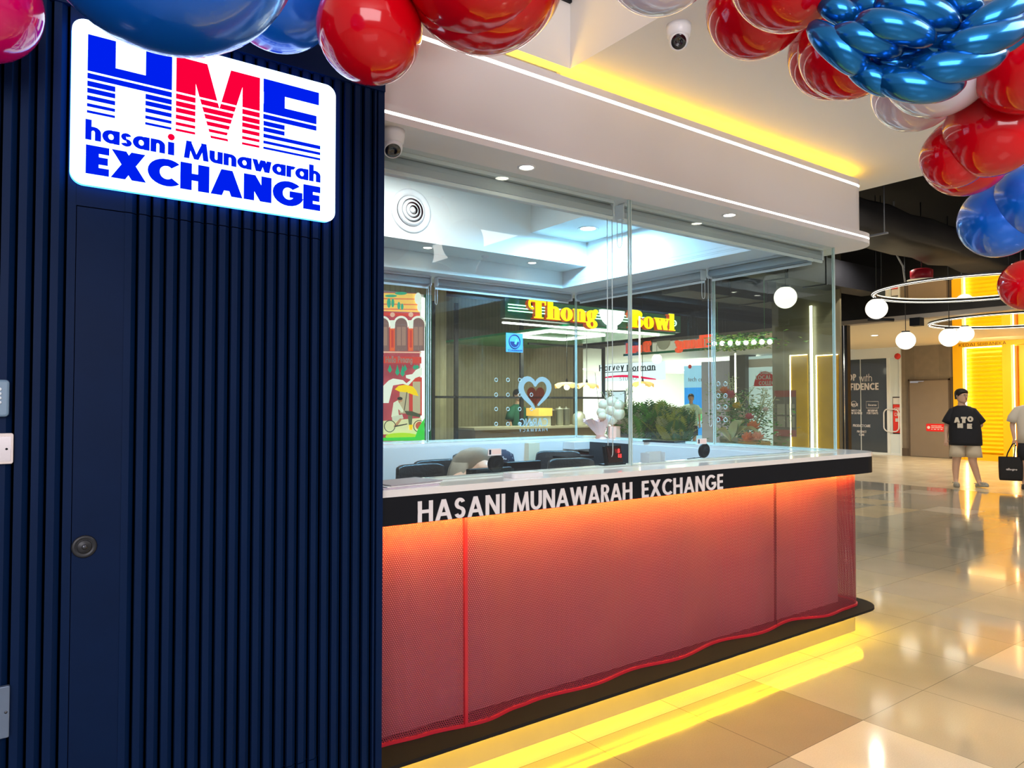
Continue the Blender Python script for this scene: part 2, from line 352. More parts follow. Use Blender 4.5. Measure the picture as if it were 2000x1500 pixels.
    if c == '8': return .56, arc(.28, .74, .25, .26, 0, 360, w, h)+arc(.28, .28, .28, .28, 0, 360, w, h)
    if c == '7': return .55, rc(0, .55, 1-h, 1)+dg(.1, 0, .55-w, 1, w)
    if c == '.': return w, rc(0, w, 0, w)
    if c == ',': return w, dg(0, -.12, .05, w, w*.8)
    return .34, []
def text_polys(txt, x0, x1, z0, ht, w=.2, h=.17, gap=.10, space=.30, slant=0, xs=None):
    items = []; x = 0
    for ch in txt:
        if ch == ' ': x += space; continue
        wd, ps = glyph(ch, w, h); items.append((x, ps)); x += wd+gap
    tot = x-gap; sc = (x1-x0)/tot; out = []
    for gx, ps in items:
        for p in ps: out.append([(x0+(gx+a+slant*b)*sc, z0+b*ht) for a, b in p])
    return out
def text(mb, txt, o, ux, uy, x0, x1, z0, ht, th=.002, mat=0, **k):
    n = Vector(ux).cross(Vector(uy)).normalized()
    for i, p in enumerate(text_polys(txt, x0, x1, z0, ht, **k)): mb.prism(p, Vector(o)+n*(.00012*(i % 9)), ux, uy, th, mat)
def clip(poly, lo, hi):
    for sgn, lim in ((1, lo), (-1, hi)):
        out = []
        for i in range(len(poly)):
            a, b = poly[i], poly[(i+1) % len(poly)]; ia = sgn*(a[1]-lim) >= 0; ib = sgn*(b[1]-lim) >= 0
            if ia: out.append(a)
            if ia != ib:
                t = (lim-a[1])/(b[1]-a[1]); out.append((a[0]+(b[0]-a[0])*t, lim))
        poly = out
        if len(poly) < 3: return []
    return poly
XX = Vector((1, 0, 0)); YY = Vector((0, 1, 0)); ZZ = Vector((0, 0, 1))
def rrect(x0, x1, y0, y1, r, n=6):
    p = []
    for cx, cy, a in ((x1-r, y1-r, 0), (x0+r, y1-r, 90), (x0+r, y0+r, 180), (x1-r, y0+r, 270)):
        for i in range(n+1): t = R(a+90*i/n); p.append((cx+r*math.cos(t), cy+r*math.sin(t)))
    return p
def circ(cx, cy, r, n=20, ry=None): ry = r if ry is None else ry; return [(cx+r*math.cos(2*math.pi*i/n), cy+ry*math.sin(2*math.pi*i/n)) for i in range(n)]

#PARTS
# ================================================================= FLOOR
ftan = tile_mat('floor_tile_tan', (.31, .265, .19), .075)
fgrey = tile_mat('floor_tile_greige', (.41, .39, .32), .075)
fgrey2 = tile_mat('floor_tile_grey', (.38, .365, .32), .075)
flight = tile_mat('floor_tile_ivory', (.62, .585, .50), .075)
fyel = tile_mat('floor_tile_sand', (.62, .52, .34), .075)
fcream = tile_mat('floor_tile_cream', (.80, .70, .52), .2, size=.3)
fb = MB()
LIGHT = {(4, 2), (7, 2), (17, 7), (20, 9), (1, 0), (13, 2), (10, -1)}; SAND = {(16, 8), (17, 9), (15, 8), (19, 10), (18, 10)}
for ix in range(-10, 35):
    for iy in range(-9, 46):
        x = .36+.6*ix; y = .6*iy
        if x > 13.5: continue
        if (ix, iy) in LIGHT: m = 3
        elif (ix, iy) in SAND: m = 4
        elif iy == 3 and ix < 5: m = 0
        else: m = 2 if (ix*7+iy*13) % 5 == 0 else 1
        if (ix, iy) == (3, 2): m = 2
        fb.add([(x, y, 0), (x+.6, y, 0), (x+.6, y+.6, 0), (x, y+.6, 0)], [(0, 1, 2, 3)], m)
fb.add([(13.56, -5.4, 0), (34.2, -5.4, 0), (34.2, 27.6, 0), (13.56, 27.6, 0)], [(0, 1, 2, 3)], 5)
struct(fb.build('floor', [ftan, fgrey, fgrey2, flight, fyel, fcream]))

# ================================================================= MALL CEILING
cb = MB()
cb.box(2.15, 5.12, -3.2, 2.60, 3.05, 3.12); cb.box(4.30, 5.12, 2.60, 6.2, 3.05, 3.12)
cb.box(5.06, 5.12, -3.2, 6.2, 3.12, 4.2, 1)                       # edge upstand of the white ceiling
cb.box(2.15, 2.22, -3.2, 2.50, 3.12, 3.95)                         # side of the raised part
cb.box(-3.2, 2.15, 2.50, 2.56, 3.05, 3.95)                         # end face of the raised part
cb.box(-3.2, 2.22, -3.2, 2.56, 3.95, 4.0)
struct(cb.build('ceiling', [ceilm, dark]))
c2 = MB(); c2.box(5.12, 34, -6, 27, 4.55, 4.6); struct(c2.build('ceiling', dark))
t = MB(); t.box(1.2, 2.148, 2.484, 2.50, 3.355, 3.385); struct(t.build('trim_1', black))
c3 = MB(); c3.box(14.0, 21.4, -4, 11.3, 3.1, 3.2); struct(c3.build('ceiling', M('cream_soffit', (.82, .75, .58), .6, var=.03)))
c3 = MB(); c3.box(14.0, 34, 11.3, 27.4, 3.1, 3.2); struct(c3.build('ceiling', M('shop_ceiling_white', (.80, .84, .86), .5, var=.02)))
c4 = MB(); c4.box(13.93, 14.0, -4, 27, 3.14, 3.75); struct(c4.build('trim_2', M('dark_fascia', (.03, .028, .03), .35, var=.3)))
c5 = MB(); c5.box(13.80, 14.06, -4, 27, 3.06, 3.14); struct(c5.build('trim_3', M('grey_fascia_edge', (.42, .38, .34), .4, var=.05)))

# ================================================================= LEFT WALL OF SLATS, DOOR, SIGN
WY = 2.36
def slats(mb, xs, x_end, z0, z1, y=WY):
    """ribbed cladding profile starting at each x"""
    for i, x in enumerate(xs):
        p = (xs[i+1]-x) if i+1 < len(xs) else (x_end-x)
        k = p/.0375
        pr = [(x, y+.016), (x, y), (x+.018*k, y), (x+.031*k, y+.012), (x+.0325*k, y+.016), (x+p, y+.016)]
        vs = []
        for z in (z0, z1): vs += [(a, b, z) for a, b in pr]
        n = len(pr); mb.add(vs, [(j, j+1, n+j+1, n+j) for j in range(n-1)]+[(n, n+1, n+2, n+3, n+4), (4, 3, 2, 1, 0)], 0)
    mb.box(xs[0], x_end, y+.016, y+.05, z0, z1)
Lx = [.0525-.0375*i for i in range(60, -1, -1)]+[.091, .127]
Rx = [.310+.0378*i for i in range(22)]
Rd = [x for x in Rx if x < .88]; Rr = [x for x in Rx if x >= .88]
w = MB(); slats(w, Lx, .166, 0, 2.63)
w.box(.166, .187, WY+.004, WY+.05, 0, 2.63)
w.box(.187, .310, WY+.002, WY+.05, 0, .305, 1); w.box(.187, .310, WY+.002, WY+.05, 2.062, 2.63, 1)
slats(w, Rd, Rr[0], 0, .305); slats(w, Rd, Rr[0], 2.062, 2.63)
slats(w, Rr, 1.118, 0, 2.63)
w.box(1.118, 1.142, WY, WY+.05, 0, 2.63)
w.box(1.10, 1.139, WY+.05, 5.4, 0, 2.545); w.box(-2.3, -2.2, WY+.05, 5.3, 0, 2.54)
w.box(-2.3, 1.142, WY-.006, WY+.045, 2.63, 2.95, 1)
struct(w.build('wall_front', [navy, navyflat]))
d = MB(); slats(d, Rd, Rr[0]-.002, .308, 2.059); d.box(.189, .310, WY+.002, WY+.05, .308, 2.059, 1)
door = struct(d.build('door_1', [navy, navyflat]))
k = MB(); AX = Matrix.Rotation(R(90), 3, 'X')
k.lathe([(.0, 0), (.031, 0), (.032, .003), (.030, .006), (.022, .006), (.019, .002), (.019, .006), (.017, .008), (0, .008)], (.2195, WY+.002, 1.094), 32, 0, AX)
k.lathe([(.0, .008), (.007, .008), (.007, .011), (0, .011)], (.2195, WY+.002, 1.094), 16, 1, AX); k.box(.2185, .2205, WY-.0105, WY-.006, 1.090, 1.098, 0)
k.build('door_lock', [blackm, M('dark_steel', (.12, .13, .16), .3, metal=1, var=.1)], door)
w = MB(); w.box(-2.3, 1.10, 5.30, 5.34, 0, 2.54); struct(w.build('wall_back', inner))

sg = thing('illuminated_sign', 'white backlit exchange sign with rounded corners on navy slatted wall', 'sign', (.556, 2.345, 2.118))
so = (.556, 2.345, 2.118)
m = MB(); m.prism(rrect(.168, .946, 2.118, 2.590, .035, 8), (0, 2.3365, 0), XX, ZZ, .0015); m.build('face_panel', E('sign_face_white', (.62, .80, 1.0), 1.9), sg, so)
m = MB(); m.prism(rrect(.1685, .9455, 2.1185, 2.5895, .035, 8), (0, 2.338, 0), XX, ZZ, .019); m.build('light_box', E('sign_halo_blue', (.05, .32, 1.0), 3.0), sg, so)
blue = E('sign_blue', (.0, .015, .88), .62); red = E('sign_red', (1.0, .0, .045), .62)
BANDS = [(2.444, 2.56), (2.422, 2.437), (2.400, 2.4145), (2.381, 2.394), (2.361, 2.3725), (2.3415, 2.350), (2.3235, 2.330)]
def q(x0, x1, z0, z1): return [(x0, z0), (x1, z0), (x1, z1), (x0, z1)]
def logo(polys_by_band, mb):
    for i, (lo, hi) in enumerate(BANDS):
        for p in polys_by_band(i):
            c = clip(p, lo, hi)
            if c: mb.prism(c, (0, 2.3335, 0), XX, ZZ, .003)
def Hs(i): return [q(.207, .277, 2.3, 2.548), q(.356, .427, 2.3, 2.548)]+([q(.207, .427, 2.3, 2.469)] if i < 2 else [])
def Ms(i): return [q(.439, .494, 2.3, 2.551), q(.634, .688, 2.3, 2.551), [(.4745, 2.551), (.527, 2.551), (.598, 2.3), (.547, 2.3)], [(.598, 2.551), (.6455, 2.551), (.576, 2.3), (.533, 2.3)]]
def Es(i):
    o = [q(.701, .769, 2.3 if i < 4 else 2.3, 2.553)]
    if i == 0: o += [q(.70, .885, 2.511, 2.553), q(.70, .877, 2.3, 2.4715)]
    if i == 1: o += [q(.70, .877, 2.3, 2.4715)]
    if i >= 4: o = [q(.701, .891, 2.3, 2.5)]
    return o
m = MB(); logo(Hs, m); logo(Es, m); lb = .0
text(m, 'hasan', (0, 2.3335, 0), XX, ZZ, .204, .410, 2.247, .0545, th=.003, w=.225, h=.19, gap=.045)
m.prism(q(.4185, .4355, 2.247, 2.285), (0, 2.3335, 0), XX, ZZ, .003)
text(m, 'Munawarah', (0, 2.3335, 0), XX, ZZ, .463, .892, 2.247, .0525, th=.003, w=.225, h=.19, gap=.045)
text(m, 'EXCHANGE', (0, 2.3335, 0), XX, ZZ, .206, .892, 2.150, .0815, th=.003, w=.31, h=.25, gap=.045)
m.build('blue_lettering', blue, sg, so)['label'] = 'blue printed lettering'
m = MB(); logo(Ms, m); m.prism(circ(.427, 2.301, .0095), (0, 2.3335, 0), XX, ZZ, .003)
m.build('red_lettering', red, sg, so)['label'] = 'red striped letter and dot'

# keypad, access plate and low socket at the left border
kp = MB(); kp.prism(rrect(-.055, .0395, 1.463, 1.562, .010), (0, 2.335, 0), XX, ZZ, .025)
kk = kp.build('keypad', M('blue_grey_plastic', (.16, .26, .38), .35, var=.05), None, (-.01, 2.36, 1.463), bevel=.006)
tag(kk, 'grey door keypad with round buttons above the white plate', 'keypad')
for r_ in range(4):
    for c_ in range(3):
        b = MB(); b.lathe([(0, 0), (.0042, 0), (.0042, .0025), (.003, .0035), (0, .0035)], (.0185-.016*c_, 2.335, 1.5365-.0117*r_), 14, 0, AX)
        b.build('button', M('button_white', (.75, .85, .95), .3), kk, (-.01, 2.36, 1.463))
pl = MB(); pl.prism(rrect(-.07, .0505, 1.337, 1.419, .006), (0, 2.345, 0), XX, ZZ, .014)
pp = pl.build('exit_button_plate', M('cream_plastic', (.78, .70, .68), .35), None, (0, 2.36, 1.337), bevel=.002); tag(pp, 'pale wall plate with steel insert below the keypad', 'switch')
i_ = MB(); i_.prism(rrect(-.064, .045, 1.344, 1.410, .003), (0, 2.3435, 0), XX, ZZ, .004); i_.build('insert', M('brushed_steel_plate', (.62, .58, .60), .25, metal=.8, var=.1), pp, (0, 2.36, 1.337))
i_ = MB(); i_.lathe([(0, 0), (.003, 0), (.003, .001), (0, .001)], (.0355, 2.3435, 1.377), 12, 0, AX); i_.build('screw_hole', black, pp, (0, 2.36, 1.337))
sk = MB(); sk.prism(rrect(-.035, .0525, .612, .748, .004), (0, 2.345, 0), XX, ZZ, .014)
ss = sk.build('blank_wall_plate', M('steel_blue_plate', (.14, .19, .28), .35, metal=.4, var=.1), None, (.01, 2.36, .612), bevel=.002); tag(ss, 'grey metal wall plate low on the slatted wall', 'wall plate')
i_ = MB(); i_.lathe([(0, 0), (.0035, 0), (.0035, .0015), (0, .0015)], (.0445, 2.345, .68), 12, 0, AX); i_.build('screw', M('dark_steel', (.12, .13, .16)), ss, (.01, 2.36, .612))

# ================================================================= COUNTER
def corner(xr, y0, r, n=8, y1=None):
    """front right quarter round of plan, from front edge to right edge"""
    return [(xr-r+r*math.cos(R(a)), y0+r+r*math.sin(R(a))) for a in [-90+90*i/n for i in range(n+1)]]
def cornerb(xr, y1, r, n=8):
    return [(xr-r+r*math.cos(R(a)), y1-r+r*math.sin(R(a))) for a in [90*i/n for i in range(n+1)]]
def plan(inset, x0=1.142, inner=True):
    xr = 4.81-inset; y0 = 2.41+inset; y1 = 5.47-inset; r = .20-inset if inset < .15 else .05
    p = [(x0, y0)]+corner(xr, y0, r)+cornerb(xr, y1, r)+[(x0, y1)]
    return p
ct = thing('service_counter', 'long exchange service counter with perforated red front and white quartz top', 'counter', (2.9, 2.6, 0)); co = (2.9, 2.6, 0)
def uplan(inset, ti, tb):
    p = plan(inset); return p+[(1.142, 5.47-tb), (4.81-ti, 5.47-tb), (4.81-ti, 2.41+tb*.0+ti*.0+.33), (1.142, 2.74)]
def ushape(mb, inset, z0, z1, ti=.42, tb=.44, tf=.33, mat=0):
    """U-shaped slab: front, right and back runs"""
    xr = 4.81-inset; yi = 2.41+tf; yb = 5.47-tb; xi = 4.81-ti
    P = plan(inset)
    mb.extr(P+[(1.142, yb), (xi, yb), (xi, yi), (1.142, yi)], z0, z1, mat)
m = MB(); ushape(m, 0, 1.152, 1.178); m.build('countertop', quartz, ct, co, bevel=.003)
m = MB(); ushape(m, .002, 1.046, 1.1515, .40, .42, .06); m.build('fascia', black, ct, co)
fz = MB()
text(fz, 'HASANI', (0, 2.4095, 0), XX, ZZ, 1.311, 1.716, 1.0475, .080, th=.004, w=.215, h=.165, gap=.125); fz.build('raised_word', lettw, ct, co); fz = MB()
text(fz, 'MUNAWARAH', (0, 2.4095, 0), XX, ZZ, 1.758, 2.452, 1.0475, .080, th=.004, w=.215, h=.165, gap=.08); fz.build('raised_word', lettw, ct, co); fz = MB()
text(fz, 'EXCHANGE', (0, 2.4095, 0), XX, ZZ, 2.515, 3.124, 1.0475, .080, th=.004, w=.215, h=.165, gap=.12)
fz.build('raised_word', lettw, ct, co)
m = MB(); c_ = corner(4.812, 2.408, .202, 8)[4:]; 
m.add([(x, y, z) for z in (1.046, 1.152) for x, y in c_]+[], [(i, i+1, len(c_)+i+1, len(c_)+i) for i in range(len(c_)-1)], 0, True)
m.build('edge_trim', brass, ct, co)['label'] = 'brass corner trim'
# wavy perforated panels
WP = [(1.0, 2.58), (1.24, 2.57), (1.42, 2.553), (1.69, 2.515), (1.88, 2.548), (2.02, 2.56), (2.32, 2.533), (2.61, 2.567), (2.90, 2.53), (3.29, 2.582), (3.62, 2.53), (3.95, 2.572), (4.26, 2.487), (4.47, 2.504), (4.58, 2.508), (4.9, 2.50)]
def wave(x):
    for i in range(len(WP)-1):
        if WP[i][0] <= x <= WP[i+1][0]:
            t = (x-WP[i][0])/(WP[i+1][0]-WP[i][0]); t = (1-math.cos(math.pi*t))/2; return WP[i][1]*(1-t)+WP[i+1][1]*t
    return 2.5
def wpath(x0, x1, n):
    return [(x0+(x1-x0)*i/n, wave(x0+(x1-x0)*i/n)) for i in range(n+1)]
cor = [(4.58+.145*math.cos(R(a)), 2.653+.145*math.sin(R(a))) for a in range(-90, 1, 9)]
side = [(4.725+.012*math.sin(i*1.3)*(1 if 2 < i < 20 else .3), 2.653+i*.115) for i in range(1, 25)]
backw = cornerb(4.725, 5.41+.02, .08)
def sheet(pts, name, label=None):
    m = MB(); n = len(pts); s = 0; nz = 12; us = [0]
    for i in range(1, n): us.append(us[-1]+math.dist(pts[i], pts[i-1]))
    z0, z1 = .174, 1.046
    for j in range(nz+1):
        z = z0+(z1-z0)*j/nz; kz = (j/nz)**1.5
        for i, (x, y) in enumerate(pts):
            yy = y*(1-.45*kz)+(2.540*.45*kz) if x < 4.56 and y < 2.7 else y
            m.uv[len(m.v)] = (us[i]+pts[0][0], z); m.v.append(Vector((x, yy, z)))
    for j in range(nz):
        for i in range(n-1): a = j*n+i; m.f.append([a, a+1, a+n+1, a+n]); m.m.append(0); m.smooth.append(True)
    # solid margins: bottom and top flange
    base = len(m.v)
    o = m.build(name, [crimson], ct, co)
    def yat(x, y, kz): return y*(1-.45*kz)+2.540*.45*kz if x < 4.56 and y < 2.7 else y
    for z, h_, kz in ((.171, .012, 0), (1.036, .010, 1)):
        vs = []; fl = MB()
        for (x, y) in pts:
            yy = yat(x, y, kz); vs += [(x, yy-.009, z), (x, yy-.009, z+h_), (x, yy+.004, z+h_), (x, yy+.004, z)]
        fs = [(4*i+a, 4*i+(a+1) % 4, 4*(i+1)+(a+1) % 4, 4*(i+1)+a) for i in range(n-1) for a in range(4)]
        fl.add(vs, [f[::-1] for f in fs], 0, False); fl.build('flange', crims, o, co)
    return o
sheet(wpath(1.145, 1.591, 20), 'perforated_panel'); sheet(wpath(1.604, 3.797, 90), 'perforated_panel')
sheet(wpath(3.803, 4.58, 30)+cor[1:]+side+[(4.7, 5.40)], 'perforated_panel')
m = MB(); yb = wave(1.6); m.add([(1.5905, yb-.010, .172), (1.6045, yb-.010, .172), (1.6045, yb+.006, .172), (1.5905, yb+.006, .172),
      (1.5905, 2.522, 1.046), (1.6045, 2.522, 1.046), (1.6045, 2.538, 1.046), (1.5905, 2.538, 1.046)], [(3, 2, 1, 0), (4, 5, 6, 7), (0, 1, 5, 4), (1, 2, 6, 5), (2, 3, 7, 6), (3, 0, 4, 7)])
m.build('joint_strip', crims, ct, co)
m = MB(); y_ = wave(3.8); m.add([(3.794, y_+.004, .172), (3.806, y_+.004, .172), (3.806, y_+.012, .172), (3.794, y_+.012, .172), (3.794, y_*.55+2.54*.45+.003, 1.046), (3.806, y_*.55+2.54*.45+.003, 1.046), (3.806, y_*.55+2.54*.45+.012, 1.046), (3.794, y_*.55+2.54*.45+.012, 1.046)], [(3, 2, 1, 0), (4, 5, 6, 7), (0, 1, 5, 4), (1, 2, 6, 5), (2, 3, 7, 6), (3, 0, 4, 7)]); m.build('dark_joint', black, ct, co)
m = MB(); ps = plan(.29); m.extr([(1.142, 2.63)]+[(4.61, 2.63), (4.655, 2.68), (4.655, 5.2), (1.142, 5.2), (1.142, 5.1), (4.56, 5.1), (4.56, 2.70), (1.142, 2.70)], .171, 1.151); m.build('backing_board', pinkback, ct, co)
m = MB(); m.extr(plan(0), .155, .170); m.build('base_slab', slabm, ct, co, bevel=.002)
m = MB(); m.extr(plan(.115), 0, .155); m.build('plinth', mirrorst, ct, co)
def strip(mb, y, z0, z1, th, x0, xr, r, mat=0):
    """thin strip following the front and right edge"""
    P = [(x0, y)]+corner(xr, y, r)+[(xr, 5.2)]
    Q = [(x0, y+th)]+corner(xr-th, y+th, max(r-th, .01))+[(xr-th, 5.2)]
    mb.extr(P+Q[::-1], z0, z1, mat)
m = MB(); strip(m, 2.480, .152, .155, .030, 1.16, 4.735, .13); m.build('plinth_light_strip', ledwarm, ct, co)['label'] = 'glowing yellow light strip'
m = MB(); strip(m, 2.492, 1.038, 1.046, .010, 1.16, 4.765, .12); m.build('front_light_strip', ledorange, ct, co)['label'] = 'glowing orange light strip'
m = MB(); m.box(1.2, 4.5, 2.61, 2.625, 1.034, 1.042); m.build('cavity_light_strip', E('led_cavity', (1, .62, .55), 1.3), ct, co)
# staff side lining
m = MB(); m.box(1.142, 4.39, 5.00, 5.02, 0, 1.152); m.box(4.385, 4.40, 2.80, 4.34, .99, 1.152); m.box(4.385, 4.40, 4.60, 5.0, 1.06, 1.152)
m.build('inner_panel', inner, ct, co)
m = MB(); m.box(4.386, 4.42, 2.80, 5.0, 0, .99); m.box(4.384, 4.40, 4.34, 4.60+.25, .30, 1.150); m.build('dark_inner_panel', M('charcoal_laminate', (.018, .022, .03), .45), ct, co)
m = MB(); a = at(1026, 870, 'y', 4.99); b = at(1047, 870, 'y', 4.99); m.box(a.x, b.x, 4.94, 5.0, 0, 1.152); m.build('panel_post', M('cream_laminate', (.80, .74, .56), .5), ct, co)

# ================================================================= CANOPY
cn = thing('canopy', 'white canopy fascia with two glowing light lines above the glass booth', 'canopy', (2.0, 2.9, 2.55)); no = (2.0, 2.9, 2.55)
def ring(mb, inset, z0, z1, mat=0, x0=-2.3, smooth=False):
    xr = 4.81-inset; y0 = 2.41+inset; y1 = 5.47-inset; r = .20-inset
    mb.extr([(x0, y0)]+corner(xr, y0, r)+[(xr, 3.0), (x0, 3.0)], z0, z1, mat)
    mb.box(4.22, xr, 3.0, 5.03, z0, z1, mat)
    mb.extr([(x0, 5.03), (xr, 5.03)]+cornerb(xr, y1, r)+[(x0, y1)], z0, z1, mat)
m = MB(); ring(m, 0, 2.550, 2.578); ring(m, 0, 2.590, 2.617); ring(m, .03, 2.578, 2.590); m.build('lower_lip', white, cn, no, bevel=.002)
m = MB(); strip(m, 2.413, 2.579, 2.589, .02, -2.2, 4.807, .197); m.build('lower_light_line', ledw, cn, no)
m = MB(); ring(m, .06, 2.617, 2.936); ring(m, .085, 2.936, 2.950); m.build('fascia_body', white, cn, no)
m = MB(); strip(m, 2.473, 2.937, 2.949, .02, -2.2, 4.747, .137); m.build('upper_light_line', ledw, cn, no)
m = MB(); ring(m, .055, 2.950, 2.985); m.build('cap', white, cn, no, bevel=.002)
m = MB(); strip(m, 2.520, 2.985, 2.995, .02, -2.2, 4.70, .12); m.build('cove_light', ledcove, cn, no)['label'] = 'yellow cove light behind the cap'
m = MB(); m.box(-2.3, 4.22, 2.94, 3.0, 2.985, 3.40); m.box(4.22, 4.28, 2.94, 5.03, 2.985, 3.40); m.box(-2.3, 4.28, 2.94, 5.09, 3.40, 3.45)
m.box(3.60, 4.22, 3.0, 4.69, 2.91, 2.93); m.box(3.60, 3.62, 3.0, 4.69, 2.93, 3.40); m.box(-2.3, 4.22, 4.69, 4.71, 2.70, 3.40); m.box(-2.3, 4.22, 4.71, 5.03, 2.70, 2.72); m.box(-2.3, 4.22, 5.02, 5.03, 2.55, 2.72)
struct(m.build('ceiling', M('booth_ceiling', (.76, .78, .76), .55, var=.02)))

def downlight(c, r, mat, name='downlight', label='', grp=None, up=Matrix.Identity(3), pw=0, colr=(1, .9, .7)):
    t = MB(); c = Vector(c); t.lathe([(r*1.25, 0), (r*1.25, -.003), (r, -.004), (r*.92, .0), (r*.9, .0)], c, 28); o = t.build(name, wplast, None, tuple(c)); tag(o, label, 'ceiling light', grp)
    e = MB(); e.lathe([(r*.9, -.0015), (0, -.0015)], c, 24); e.build('lens', mat, o, tuple(c))
    if pw:
        l = bpy.data.lights.new('downlight_lamp', 'SPOT'); l.energy = pw; l.color = colr; l.spot_size = R(100); l.spot_blend = .7; l.shadow_soft_size = .03
        lo = bpy.data.objects.new('downlight_lamp', l); COL.objects.link(lo); lo.location = c-Vector((0, 0, .01)); 
    return o
lens_w = E('lens_warm', (1, .95, .80), 12); lens_c = E('lens_cool', (.80, .95, 1), 14)
downlight((1.915, 2.525, 2.55), .034, lens_w, label='round downlight in the canopy underside nearest the slatted wall', pw=7)
downlight((3.322, 2.505, 2.55), .034, lens_w, label='round downlight in the canopy underside nearer the rounded corner', pw=7)
downlight((2.711, 4.84, 2.70), .036, lens_w, label='downlight in the rear beam near the round air diffuser', pw=5)
downlight((3.73, 4.84, 2.70), .036, lens_w, label='downlight in the rear beam below the square ceiling box', pw=5)
downlight((3.885, 4.30, 2.91), .068, lens_c, label='large cool round ceiling light inside the booth')
downlight((2.30, 4.84, 2.70), .036, lens_w, label='downlight in the rear beam at its left end, cut by the slatted wall', pw=4)
m = MB(); m.lathe([(0, -.018), (.02, -.018), (.028, -.012), (.032, 0)], (3.245, 4.84, 2.70), 20); tag(m.build('smoke_sensor', wplast, None, (3.245, 4.84, 2.70)), 'small pale ceiling sensor between the two rear beam downlights', 'sensor')
# round air diffuser on the beam face
df = thing('air_diffuser', 'round white air diffuser with nested rings on the inner beam', 'air vent', (2.487, 4.69, 2.917)); do = (2.487, 4.69, 2.917)
m = MB(); m.lathe([(.165, 0), (.165, .004), (.15, .010), (.125, .008), (.115, -.0)], do, 48, 0, AX); m.build('rim', wplast, df, do)
m = MB(); m.lathe([(.122, .0005), (0, .0005)], do, 32, 0, AX); m.build('duct_opening', black, df, do)
for r0, r1, h0, h1 in ((.112, .088, .004, .024), (.082, .060, .008, .032), (.053, .034, .012, .038), (.029, 0, .016, .042)):
    m = MB(); m.lathe([(r0, h0), (r0+.002, h0+.003), (r1+.002, h1+.002), (r1, h1)], do, 40, 0, AX); m.build('ring_vane', wplast, df, do)

def cctv(c, aim, label):
    c = Vector(c); o = thing('security_camera', label, 'security camera', tuple(c))
    m = MB(); m.lathe([(0, 0), (.050, 0), (.050, -.02), (.046, -.045), (.040, -.052), (0, -.052)], c, 32); m.build('mount', wplast, o, tuple(c))
    q_ = Vector((0, 0, 1)).rotation_difference(Vector(aim).normalized()).to_matrix(); b = c+Vector((0, 0, -.062))
    m = MB(); m.lathe([(0, -.036), (.022, -.03), (.038, -.008), (.040, .010), (.035, .026), (.031, .030), (.030, .026)], b, 28, 0, q_); m.build('eyeball', wplast, o, tuple(c))
    m = MB(); m.lathe([(.031, .027), (.020, .031), (.013, .031), (.012, .027), (0, .030)], b, 24, 0, q_); m.build('lens', M('lens_black', (.005, .005, .008), .08, coat=1), o, tuple(c))
cctv((2.262, 1.948, 3.05), (-.62, -.52, -.58), 'white dome camera hanging from the mall ceiling near the balloons')
cctv((1.235, 2.488, 2.55), (-.15, -.60, -.75), 'white dome camera tucked under the canopy beside the slatted wall')

# ================================================================= GLASS AND BLINDS
def pane(name, p0, p1, edges=(1, 1), th=.010):
    """vertical glass between plan points"""
    p0 = Vector((*p0, 0)); p1 = Vector((*p1, 0)); d = (p1-p0).normalized(); n = Vector((-d.y, d.x, 0))
    L_ = (p1-p0).length; m = MB(); c = (p0+p1)/2; rz = math.atan2(d.y, d.x)
    m.obox((c.x, c.y, (1.179+2.549)/2), L_-.004, .0005, 2.549-1.179, rz)
    o = struct(m.build(name, glass, None, (c.x, c.y, 1.179)))
    e = MB()
    for k_, pt, sg_ in ((edges[0], p0, 1), (edges[1], p1, -1)):
        if k_: qx = pt+d*sg_*.006; e.obox((qx.x, qx.y, 1.864), .005, th, 1.37, rz)
    e.obox((c.x, c.y, 1.183), L_-.01, th*1.2, .008, rz)
    if e.v: e.build('glass_edge', gedge, o, (c.x, c.y, 1.179))
    return o
GZ = 1.178
pane('window_1', (1.145, 2.62), (2.652, 2.62)); pane('window_2', (2.656, 2.62), (4.598, 2.62))
pane('window_3', (4.60, 2.63), (4.60, 3.62)); pane('window_4', (4.60, 3.625), (4.60, 5.268))
pane('window_5', (4.596, 5.27), (2.956, 5.27)); w6 = pane('window_6', (2.950, 5.27), (1.145, 5.27))
def blind(p0, p1, inward, label, chain_at=1, cl=1.2):
    p0 = Vector((*p0, 0)); p1 = Vector((*p1, 0)); d = (p1-p0).normalized(); n = Vector((*inward, 0)); c = (p0+p1)/2; rz = math.atan2(d.y, d.x); L_ = (p1-p0).length-.02
    c = c+n*.085; o = thing('roller_blind', label, 'blind', (c.x, c.y, 2.44), 0, None); og = (c.x, c.y, 2.44)
    m = MB(); m.obox((c.x-n.x*.01, c.y-n.y*.01, 2.541), L_, .05, .016, rz); m.build('head_rail', blindw, o, og)
    m = MB(); m.tube([c-d*L_/2+ZZ*2.507, c+d*L_/2+ZZ*2.507], .025, 16); m.obox((c.x-n.x*.024, c.y-n.y*.024, 2.485), L_, .002, .03, rz); m.build('fabric_roll', blindf, o, og)
    m = MB(); m.obox((c.x-n.x*.024, c.y-n.y*.024, 2.4575), L_, .010, .018, rz); m.build('bottom_rail', blindw, o, og, bevel=.003)
    e = c+d*(L_/2+.004)*chain_at
    for s_ in (-1, 1):
        b = c+d*(L_/2+.004)*s_; m = MB(); m.obox((b.x, b.y, 2.505), .006, .066, .075, rz); m.build('bracket', wplast, o, og, bevel=.002)
    a = e+n*.0; pts = []
    for i in range(9): t = math.pi*i/8; pts.append(a+d*0+n*(.018*math.cos(t))+ZZ*(2.5-cl-.0-.018*math.sin(t)*1.8))
    pts = [a+n*.018+ZZ*2.50]+pts+[a-n*.018+ZZ*2.50]
    m = MB(); m.tube(pts, .0022, 6); m.build('bead_chain', wplast, o, og)
